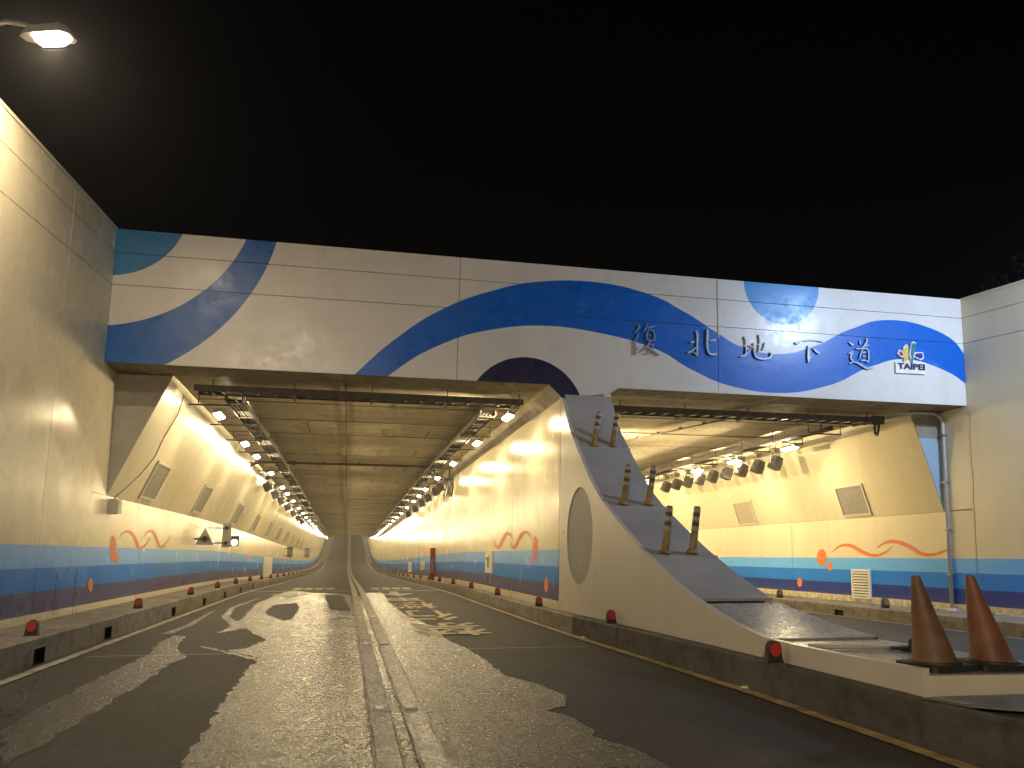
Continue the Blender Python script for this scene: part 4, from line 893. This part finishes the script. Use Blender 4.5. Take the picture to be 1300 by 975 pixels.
# old floodlight heads hung in a row
def flood(name, label, group, loc, face):
    t = thing(name, label, 'floodlight', loc, group=group)
    b = MB(); b.slab([(-.11, -.15), (.11, -.15), (.14, -.10), (.14, .10), (.10, .15), (-.10, .15), (-.14, .10), (-.14, -.10)], -.19, .19, lambda p_, q_, d: (p_*(1-.25*max(0, d)), q_*(1-.25*max(0, d)), d))
    R = Matrix.Rotation(math.radians(24)*face, 4, 'Y'); b.v = [tuple(R @ Vector(v)) for v in b.v]; b.build('head', M['fin'], t)
    for k in range(4):
        b = MB(); b.box(-.152, .152, -.11+k*.068, -.09+k*.068, -.18, .08); b.v = [tuple(R @ Vector(v)) for v in b.v]; b.build('fin', M['fin'], t)
    b = MB(); b.tube([(-.17, 0, 0), (-.17, 0, .24), (0, 0, .30), (.17, 0, .24), (.17, 0, 0)], .014, 6); b.tube([(0, 0, .29), (0, 0, .52)], .016, 6); b.build('bracket', M['steel'], t)
    b = MB(); b.box(-.09, .09, -.08, .08, .30, .44); b.build('ballast_box', M['lamp_body'], t)
    for ch in t.children: ch.scale = (1.0, 1.05, 1.0)
    return t
p = None
for i in range(9):
    y = 20.4+i*1.0; lab = '%s unlit ribbed floodlight from the near end of the row on the small tunnel wall' % ORD[i]
    loc = W(12.22, y, 4.0)
    if p is None: p = flood('floodlight', lab, 'unlit floodlights hung in the small tunnel', loc, 1)
    else: dup(p, loc, lab)
p2 = None
for i, y in enumerate([33.2, 36.8, 40.2, 44.5, 49.5, 54.4, 59]):
    loc = W(-3.35, y, 4.12); lab = '%s unlit ribbed floodlight over the left leaning wall, between lit lamps' % ORD[i]
    if p2 is None: p2 = flood('floodlight', lab, 'unlit floodlights over the left wall', loc, -1)
    else: dup(p2, loc, lab)
for i, y in enumerate([32.4, 34.0, 37.4, 40.6, 44.5, 49.5]):
    dup(p2, W(3.72, y, 4.16), '%s unlit ribbed floodlight along the dividing wall, between lit lamps' % ORD[i])['group'] = 'unlit floodlights along the dividing wall'
cam_ = thing('cable_bundle', 'tangle of cables and a bracket hanging from the ceiling beside the dividing wall', 'cables', W(3.8, 30.4, 4.3))
b = MB(); b.box(-.15, .25, -.03, .03, -.02, .02); b.tube([(.05, 0, 0), (.05, 0, .42)], .025, 8); b.build('bracket', M['dark_steel'], cam_)
for k in range(5):
    a = random.uniform(-.15, .15); b = MB(); b.tube([(a, 0, .05), (a+.07, .03, -.25), (a-.04, -.03, -.55-.06*k), (a+.08, 0, -.68), (a+.14, 0, -.3), (a+.1, 0, .05)], .016, 6); b.build('cable', M['black'], cam_)
b = MB(); b.box(-.02, .14, -.08, .08, -.62, -.30); b.build('case', M['lamp_body'], cam_)

# ------------------------------------------------------------------ wall vents on the leaning panels
def vent(label, x0, z0, x1, z1, y, wy, za, zb_, mat_in, group, side):
    """lies on the plane from (x0,z0) to (x1,z1)"""
    def PT(yy, z, off):
        t = (z-z0)/(z1-z0); nx, nz = (z1-z0), -(x1-x0); L = math.hypot(nx, nz); nx, nz = nx/L*-side, nz/L*-side
        return (x0+(x1-x0)*t+nx*off, yy, z+nz*off)
    c = Vector(W(*PT(y, (za+zb_)/2, 0))); t = thing('wall_vent', label, 'vent', c, group=group)
    h = wy/2; fr = .05
    def rect(ya, yb, z_a, z_b, o0, o1, name, m, b=None):
        own = b is None; b = b or MB()
        vs = [PT(ya, z_a, o0), PT(yb, z_a, o0), PT(yb, z_b, o0), PT(ya, z_b, o0), PT(ya, z_a, o1), PT(yb, z_a, o1), PT(yb, z_b, o1), PT(ya, z_b, o1)]
        b.add(vs, [(0, 1, 2, 3), (7, 6, 5, 4), (0, 4, 5, 1), (1, 5, 6, 2), (2, 6, 7, 3), (3, 7, 4, 0)])
        if own: return unparent_keep(b.build(name, m, None, mapped=True), t)
    b = MB()
    rect(y-h-fr, y+h+fr, za-fr, za, -.01, .045, '', None, b); rect(y-h-fr, y+h+fr, zb_, zb_+fr, -.01, .045, '', None, b)
    rect(y-h-fr, y-h, za, zb_, -.01, .045, '', None, b); rect(y+h, y+h+fr, za, zb_, -.01, .045, '', None, b)
    unparent_keep(b.build('frame', M['frame_cream'], None, mapped=True), t)
    rect(y-h, y+h, za, zb_, -.01, .012, 'backing', mat_in)
    n = 14; b = MB()
    for k in range(n):
        za_ = za+(zb_-za)*(k+.25)/n; rect(y-h, y+h, za_, za_+(zb_-za)/n*.45, .012, .026, '', None, b)
    o = unparent_keep(b.build('slats', mat_in, None, mapped=True), t); o['kind'] = 'stuff'
    return t
for i, y in enumerate([18.2, 23.9, 31.3, 37.6, 44, 50.4, 56.8, 63, 69.5, 76]):
    lab = ('%s grey mesh vent from the portal on the left leaning wall' % ORD[i]) if i < 6 else 'small far grey vent deep on the left leaning wall'
    vent(lab, XL, 2.37, -3.45, CE, y, 1.15, 2.53, 3.22, M['vent_grey'], 'vents on the left leaning wall', -1)
vent('square grey mesh vent on the right leaning wall beside the portal', XR, 2.35, 12.87, CE, 18.7, 1.1, 2.46, 3.18, M['vent_grey'], 'vents on the right leaning wall', 1)
vent('vent with orange and blue diagonal stripes on the right leaning wall', XR, 2.35, 12.87, CE, 24.6, 1.15, 2.44, 3.14, M['vent_striped'], 'vents on the right leaning wall', 1)
# white louvre low on the right wall
lv = thing('louvre_vent', 'white louvred vent low on the striped right wall', 'vent', W(XR, 18.65, .6))
b = MB(); ya, yb, za, zb_ = 18.28, 19.05, .20, .97; x0, x1 = XR-.06, XR-.002
for r in ((ya, yb, za, za+.05), (ya, yb, zb_-.05, zb_), (ya, ya+.05, za+.05, zb_-.05), (yb-.05, yb, za+.05, zb_-.05)): b.box(x0, x1, *r)
unparent_keep(b.build('frame', M['white_paint'], None, mapped=True), lv)
b = MB(); b.box(XR-.02, XR-.003, ya+.05, yb-.05, za+.05, zb_-.05); unparent_keep(b.build('backing', M['near_black'], None, mapped=True), lv)
for k in range(9):
    z = za+.07+k*.073; b = MB(); b.slab([(XR-.055, z), (XR-.055, z+.022), (XR-.022, z+.05), (XR-.022, z+.028)], ya+.051, yb-.051, lambda p, q, d: (p, d, q)); unparent_keep(b.build('slat', M['white_paint'], None, mapped=True), lv)

# ------------------------------------------------------------------ kerb reflectors
def reflector(label, group, lens='red_lens', case='black'):
    t = thing('kerb_reflector', label, 'reflector', group=group)
    P = [(-.105, 0), (.105, 0), (.088, .03), (.076, .12)]+[(.076*math.cos(a), .155+.076*math.sin(a)) for a in [math.pi*k/8 for k in range(9)]]+[(-.076, .12), (-.088, .03)]
    b = MB(); b.slab(P, -.03, .055, lambda p, q, d: (p, d, q)); b.build('case', M[case], t)
    b = MB(); b.slab([(.068*math.cos(2*math.pi*k/16), .145+.076*math.sin(2*math.pi*k/16)) for k in range(16)], -.040, -.028, lambda p, q, d: (p, d, q)); b.build('lens', M[lens], t)
    return t
p = None
Yk = [5.6, 10.5, 15.4, 20.3, 24.3, 28.2, 32.2, 36.5, 40.8]+[45+4.3*k for k in range(20)]
for i, y in enumerate(Yk):
    lab = 'red kerb reflector on the left kerb beyond the bottom left corner' if i == 0 else ('%s red reflector along the left kerb, counted from the camera' % ORD[i-1] if i < 9 else 'tiny far red reflector on the left kerb in the tunnel')
    loc = W(-3.68, y, .32)
    if p is None: p = reflector(lab, 'red reflectors on the left kerb'); p.scale = (.82, .82, .82); p.location = loc
    else: dup(p, loc, lab)
q = None
Yk = [6.75, 11.35, 15.7, 20.2, 24.6, 28.9, 33.2, 37.5]+[41.8+4.3*k for k in range(20)]
for i, y in enumerate(Yk):
    lab = '%s red reflector along the right kerb of the large tunnel, counted from the camera' % ORD[i] if i < 8 else 'tiny far red reflector on the right kerb of the large tunnel'
    loc = W(min(xk(y)+.11, 3.982), y, tk(y)-.004)
    if q is None: q = reflector(lab, 'red reflectors on the right kerb'); q.scale = (.85, .85, .85); q.location = loc
    else: dup(q, loc, lab)
r = reflector('small black and yellow reflector by the right wall, near the louvred vent', 'yellow reflectors of the small tunnel', 'post_yellow'); r.location = W(12.62, 16.4, .11)
dup(r, W(12.62, 21.0, .11), 'small black and yellow reflector by the right wall, beside the slide foot')
dup(r, W(5.05, 6.2, .465), 'small black and yellow reflector on the ledge beside the left cone').scale = (.5, .5, .5)

# ------------------------------------------------------------------ road studs
def stud(label, m, loc, group):
    t = thing('road_stud', label, 'road stud', loc, (math.atan(-S), 0, 0), group)
    b = MB(); b.slab([(-.055, -.05), (.055, -.05), (.055, .05), (-.055, .05)], .0, .012, lambda p, q_, d: (p*(1.15-4*d), q_*(1.15-4*d), d)); b.build('base', M['lamp_body'], t)
    b = MB(); b.lathe([(.045, .012), (.040, .024), (.02, .03)], 12); b.build('lens', M[m], t, smooth=True)
for i, y in enumerate((6.85, 11.72, 16.6, 21.5, 26.4)):
    for x, sd in ((.345, 'left'), (.605, 'right')):
        stud('%s white road stud on the %s half of the centre line, counted from the camera' % (ORD[i], sd), 'stud', W(x, y, .013), 'white studs on the centre line')
stud('yellow-green road stud on the yellow edge line, below the nearest right reflector', 'stud_yellow', W(3.93, 7.22, .013), 'studs on the yellow edge line')
stud('pale road stud on the yellow edge line, below the dividing wall', 'stud_yellow', W(3.74, 12.0, .013), 'studs on the yellow edge line')

# ------------------------------------------------------------------ delineator posts on the nose
spots = [(4.47, 13.78, 'left post of the top pair on the grey nose, tilted right'), (4.84, 13.78, 'right post of the top pair on the grey nose, tilted right'),
         (4.44, 12.08, 'left post of the middle pair on the grey nose'), (4.88, 12.08, 'right post of the middle pair on the grey nose'),
         (4.41, 10.30, 'left post of the lowest pair on the grey nose'), (4.83, 10.30, 'right post of the lowest pair on the grey nose')]
def delineator(label, loc, rot):
    t = thing('delineator_post', 'grimy yellow '+label, 'post', loc, rot, 'delineator posts on the nose')
    b = MB(); b.lathe([(.088, 0), (.084, .022), (.064, .04), (.054, .06)], 16); b.build('base', M['post_yellow'], t)
    b = MB(); b.lathe([(.055, .055), (.050, .30), (.046, .63), (.046, .655), (.03, .668)], 16); b.build('post', M['post_yellow'], t, smooth=False)
    for z in (.32, .46, .58):
        b = MB(); b.lathe([(.0512, z), (.0525, z+.002), (.0505, z+.053), (.049, z+.055)], 16); b.build('reflective_band', M['post_band'], t)
    for z in (.39, .53):
        b = MB(); b.lathe([(.0508, z), (.0518, z+.002), (.0500, z+.045), (.049, z+.047)], 16); b.build('dark_band', M['post_dark'], t)
    return t
for i, (x, y, lab) in enumerate(spots):
    delineator(lab, W(x, y, slz(y-.08)+.044), (0, math.radians((9, 8.5, 8, 8.5, 6.5, 7)[i]), math.radians(random.uniform(0, 360)) if False else 0))
# ------------------------------------------------------------------ traffic cones
def cone(label, loc, m, lean, rz):
    t = thing('traffic_cone', label, 'traffic cone', loc, (math.radians(-4), 0, rz), 'traffic cones on the ledge')
    b = MB(); b.slab([(-.215, -.17), (-.19, -.195), (.19, -.195), (.215, -.17), (.215, .17), (.19, .195), (-.19, .195), (-.215, .17)], 0, .045, lambda p, q_, d: (p, q_, d)); b.build('base', M['black'], t)
    b = MB(); n = 24; prof = [(.165, .045), (.155, .06), (.118, .25), (.085, .42), (.053, .58), (.034, .675), (.030, .69), (.022, .69), (.02, .60)]
    b.lathe(prof, n); b.v = [(x-lean*z/.69*.11+.004*math.sin(9*z+4*x), y, z) for x, y, z in b.v]; b.build('cone_body', M[m], t, smooth=True)
    b = MB(); b.lathe([(.178, .045), (.172, .062), (.15, .066)], n); b.build('collar', M['black'], t)
    return t
cone('dirty brown traffic cone leaning left, the left one on the ledge', W(4.45, 5.24, .467), 'cone_brown', 1, .12)
cone('dirty reddish traffic cone leaning left, the right one on the ledge', W(4.93, 5.20, .467), 'cone_red', 1.1, -.1)
ba = thing('white_tube', 'pale plastic tube lying on the wet ledge left of the cones', 'tube', W(4.6, 6.4, .47))
b = MB(); b.tube([(4.24, 6.53, .49), (4.6, 6.41, .492), (5.01, 6.28, .49)], .022, 10); unparent_keep(b.build('tube', M['pipe'], None, mapped=True, smooth=True), ba)
for x, y in ((4.24, 6.53), (5.01, 6.28)):
    b = MB(); b.tube([(x-.03, y+.01, .49), (x+.03, y-.01, .49)], .027, 10); unparent_keep(b.build('end_cap', M['pipe'], None, mapped=True), ba)
gp = thing('cover_plate', 'grey sheet metal plate lying on the kerb in front of the cones', 'plate', W(4.5, 4.5, .33))
b = MB(); b.slab([(3.97, 4.83), (4.05, 4.50), (4.30, 4.30), (5.4, 4.2), (5.4, 4.80), (4.2, 4.84)], .334, .342, lambda p, q_, d: (p, q_, d)); unparent_keep(b.build('sheet', M['grey_plate'], None, mapped=True), gp)
b = MB(); b.slab([(4.02, 4.80), (4.08, 4.55), (4.14, 4.55), (4.09, 4.80)], .343, .350, lambda p, q_, d: (p, q_, d)); unparent_keep(b.build('lip', M['concrete'], None, mapped=True), gp)

# ------------------------------------------------------------------ signs and boxes on the left tunnel wall
def tri_sign():
    t = thing('warning_sign', 'triangular sign seen from its bare back on a wall arm above the left stripes', 'sign', W(-4.15, 24.5, 1.8))
    b = MB(); b.slab([(-4.17, 2.08), (-4.45+.02, 1.57), (-3.90, 1.56)], 24.5, 24.53, lambda p, q_, d: (p, d, q_)); unparent_keep(b.build('panel', M['aluminium'], None, mapped=True), t)
    b = MB(); b.box(XL, -4.02, 24.40, 24.46, 1.72, 1.77); unparent_keep(b.build('arm', M['dark_steel'], None, mapped=True), t)
    b = MB(); b.box(-4.22, -4.10, 24.46, 24.499, 1.66, 1.83); unparent_keep(b.build('clamp', M['dark_steel'], None, mapped=True), t)
tri_sign()
def rect_sign(label, y, x0=-4.05, x1=-3.78, z0=1.53, z1=2.30):
    t = thing('lane_sign', label, 'sign', W((x0+x1)/2, y, z0), group='signs seen from behind on the left wall')
    b = MB(); b.box(x0, x1, y, y+.05, z0, z1); unparent_keep(b.build('panel', M['aluminium'], None, mapped=True), t)
    for z in (z0+.12, z1-.16):
        b = MB(); b.box(XL, x1-.06, y-.04, y-.005, z, z+.03); unparent_keep(b.build('arm', M['dark_steel'], None, mapped=True), t)
        b = MB(); b.box((x0+x1)/2-.05, (x0+x1)/2+.05, y-.09, y-.061, z-.03, z+.07); unparent_keep(b.build('clamp', M['dark_steel'], None, mapped=True), t)
rect_sign('tall narrow sign seen from its bare back on two arms, behind the triangular sign', 27.0)
rect_sign('far narrow sign seen from its back on the left wall, nearer of two', 58.0, -4.2, -3.8)
rect_sign('farthest narrow sign seen from its back on the left wall', 82.0, -4.2, -3.7, 1.7, 2.7)
sl = thing('signal_lamp', 'small glowing bluish white lamp beside the sign on the left wall', 'lamp', W(-4.0, 29.6, 1.75))
b = MB(); b.lathe([(.10, 0), (.11, .05), (.06, .10)], 14); b.v = [(x, -z, y) for x, y, z in b.v]; b.build('lens', M['signal'], sl)
b = MB(); b.box(-.13, .13, .001, .14, -.14, .22); b.build('case', M['dark_steel'], sl)
b = MB(); b.box(-.44, -.13, .04, .09, -.02, .03); b.build('arm', M['dark_steel'], sl)
bx = thing('wall_box', 'small grey steel box on the left wall at the tunnel mouth', 'box', W(-4.36, 15.9, 2.04))
b = MB(); b.box(-.075, .085, -.14, .14, 0, .28); b.build('case', M['steel'], bx)
b = MB(); b.box(-.078, .10, -.152, -.141, .01, .27); b.build('lid', M['aluminium'], bx)
wi = thing('loose_cable', 'thin loose cable running down the left leaning wall to the grey box', 'cable', W(-4.2, 16.2, 2.4))
def onp(y, z, off=.012): t = (z-2.37)/(CE-2.37); return (XL+.99*t+off, y, z-off*.4)
b = MB(); b.tube([onp(16.9, 4.55), onp(17.2, 4.2), onp(17.1, 3.7), onp(17.2, 3.3), onp(16.9, 2.9), onp(16.4, 2.55), (XL+.02, 16.0, 2.33)], .010, 6); unparent_keep(b.build('cable', M['concrete'], None, mapped=True), wi)
def hatch(label, x, sx, y0, y1, z0, z1, m, name='equipment_hatch', knob=True):
    t = thing(name, label, 'hatch', W(x, (y0+y1)/2, z0))
    b = MB(); b.box(min(x, x+sx*.045), max(x, x+sx*.045), y0, y1, z0, z1); unparent_keep(b.build('panel', M[m], None, mapped=True), t)
    if knob:
        b = MB(); c = W(x+sx*.09, (y0+y1)/2, z1-.16); b.lathe([(.03, -.07), (.075, -.02), (.075, .02), (.03, .07)], 10); b.v = [(vx, vy, vz) for vx, vy, vz in b.v]
        o = b.build('handle', M['white_paint'], None); o.location = c; unparent_keep(o, t)
        b = MB(); b.box(min(x+sx*.046, x+sx*.07), max(x+sx*.046, x+sx*.07), (y0+y1)/2-.05, (y0+y1)/2+.05, z0+.15, z0+.42); unparent_keep(b.build('latch_plate', M['concrete'], None, mapped=True), t)
hatch('narrow cream hatch with a white knob on the dividing wall stripes', XP, -1, 21.75, 22.85, .80, 1.42, 'frame_cream')
hatch('second narrow pale hatch on the dividing wall, beyond the red panel', XP, -1, 41.4, 43.4, .72, 1.2, 'frame_cream')
hatch('pale hatch farther along the dividing wall with a bright knob', XP, -1, 49.6, 52.0, .55, 1.2, 'white_paint')
hatch('pale service door in the blue stripes of the left wall', XL, 1, 44.3, 49.3, .30, 1.42, 'frame_cream', 'service_door', False)
rd = thing('red_panel', 'tall red upright panel standing at the foot of the dividing wall', 'sign', W(3.98, 36.6, .25))
b = MB(); b.box(3.87, 4.095, 36.6, 36.68, .27, 1.75); unparent_keep(b.build('panel', M['red_paint'], None, mapped=True), rd)
b = MB(); b.box(3.90, 4.06, 36.585, 36.599, .62, 1.28); unparent_keep(b.build('worn_label', simple('worn_red_label', (.55, .20, .14), .5), None, mapped=True), rd)

# ------------------------------------------------------------------ street lamps
def street_lamp(label, base, head, lens, colr, watts, arm, aim=0.0, turn=None):
    t = thing('street_lamp', label, 'street lamp', base, group='street lamps on the walls of the cutting')
    bz = Vector(base); rel = lambda p: tuple(Vector(p)-bz)
    b = MB(); b.tube([rel(p) for p in arm], [.05 if i < 2 else .032 for i in range(len(arm))], 10); b.build('pole', M['steel'], t, smooth=True)
    b = MB(); b.lathe([(.11, 0), (.11, .02), (.06, .05)], 12); b.build('base_plate', M['dark_steel'], t)
    h = Vector(head)-bz; d = (Vector(arm[-1])-Vector(arm[-3])); d.z = 0; ang = math.atan2(d.y, d.x) if turn is None else turn
    R = Matrix.Translation(h) @ Matrix.Rotation(ang, 4, 'Z') @ Matrix.Rotation(-aim, 4, 'Y')
    b = MB(); b.slab([(-.32, -.06), (-.2, -.12), (.22, -.14), (.30, -.08), (.30, .08), (.22, .14), (-.2, .12), (-.32, .06)], 0, .11, lambda p, q_, z: (p*(1-1.6*z), q_*(1-1.6*z), z)); b.v = [tuple(R @ Vector(v)) for v in b.v]; b.build('head', M['lamp_body'], t)
    b = MB(); b.slab([(-.16, -.09), (.2, -.10), (.26, -.05), (.26, .05), (.2, .10), (-.16, .09)], 0, .07, lambda p, q_, z: (p*(1-4*z), q_*(1-4*z), -z-.001)); b.v = [tuple(R @ Vector(v)) for v in b.v]; b.build('lens', lens, t)
    L = bpy.data.lights.new('lamp_light', 'AREA'); L.shape = 'RECTANGLE'; L.size = .34; L.size_y = .16; L.energy = watts; L.color = colr
    lo = bpy.data.objects.new('lamp_light', L); COL.objects.link(lo); lo.parent = t; lo.matrix_local = R @ Matrix.Translation((.04, 0, -.08))
    return lo
street_lamp('glowing street lamp on a curved arm above the left retaining wall', (-4.62, 9.5, 5.87), (-3.71, 9.24, 6.38), M['lens_street'], STREET_C, STREET_W,
            [(-4.62, 9.5, 5.87), (-4.62, 9.5, 6.30), (-4.50, 9.47, 6.52), (-4.25, 9.40, 6.60), (-4.0, 9.33, 6.56), (-3.85, 9.28, 6.48)])
street_lamp('warm street lamp on a curved arm above the left retaining wall, behind the viewer', (-4.62, -8.4, 5.87), (-3.71, -8.7, 6.38), M['lens_street'], STREET_C, STREET_W*6.6,
            [(-4.62, -8.4, 5.87), (-4.62, -8.4, 6.30), (-4.50, -8.43, 6.52), (-4.25, -8.5, 6.60), (-4.0, -8.57, 6.56), (-3.85, -8.62, 6.48)], math.radians(52), math.radians(72))
street_lamp('cool white street lamp on a curved arm above the right retaining wall', (13.86, 9.06, 5.87), (12.94, 8.8, 6.45), M['lens_cool'], COOL_C, COOL_W,
            [(13.86, 9.06, 5.87), (13.86, 9.06, 6.35), (13.74, 9.03, 6.58), (13.5, 8.96, 6.67), (13.25, 8.89, 6.63), (13.08, 8.84, 6.55)], math.radians(42), math.radians(88))
# ------------------------------------------------------------------ tree behind the right wall
def tree(label, x, y, h, R_):
    t = thing('tree', label, 'tree', (x, y, 5.7)); rnd = random.Random(3)
    b = MB(); b.tube([(0, 0, 0), (.1, 0, 1.2), (0, .1, h*.5), (.15, 0, h*.8)], [.22, .17, .12, .05], 10); b.build('trunk', M['bark'], t)
    for k in range(7):
        a = k*.9; b = MB(); z = h*(.35+.06*k); b.tube([(0, 0, z), (math.cos(a)*R_*.45, math.sin(a)*R_*.45, z+.7), (math.cos(a)*R_*.8, math.sin(a)*R_*.8, z+1.1)], [.07, .04, .015], 6); b.build('limb', M['bark'], t)
    b = MB(); cl = [(rnd.uniform(-.75, .75)*R_, rnd.uniform(-.75, .75)*R_, h*rnd.uniform(.45, 1.0), rnd.uniform(.45, .95)) for _ in range(34)]
    for cx, cy, cz, cr in cl:
        for _ in range(190):
            u = Vector((rnd.gauss(0, 1), rnd.gauss(0, 1), rnd.gauss(0, .8))); u = u.normalized()*cr*rnd.random()**.4; p_ = Vector((cx, cy, cz))+u
            a = Vector((rnd.gauss(0, 1), rnd.gauss(0, 1), rnd.gauss(0, 1))).normalized()*.11; c_ = a.cross(Vector((rnd.gauss(0, 1), rnd.gauss(0, 1), rnd.gauss(0, 1)))).normalized()*.06
            b.add([p_-a, p_+c_, p_+a, p_-c_], [(0, 1, 2, 3)])
    me = b.mesh('crown', M['leaf'], recalc=False); o = place('crown', me, t); o['kind'] = 'stuff'
tree('dark leafy tree behind the right retaining wall against the night sky', 28.4, 26.5, 5.4, 2.9)
for _o in SC.objects:
    if _o.type == 'LIGHT': _o.name = 'lamp_light'

# ------------------------------------------------------------------ thin volume added to imitate lens bloom around the lamps
hm = bpy.data.materials.new('lamp_glow_volume'); hm.use_nodes = True; ht = hm.node_tree; ht.nodes.clear()
ho = ht.nodes.new('ShaderNodeOutputMaterial'); hv = ht.nodes.new('ShaderNodeVolumePrincipled')
hv.inputs['Density'].default_value = .0009; hv.inputs['Anisotropy'].default_value = .8; hv.inputs['Color'].default_value = (.9, .9, .9, 1)
ht.links.new(hv.outputs[0], ho.inputs['Volume'])
hb = MB(); hb.box(-430, 430, -430, 930, -30, 13); hb.build('glow_volume', hm, kind='stuff')
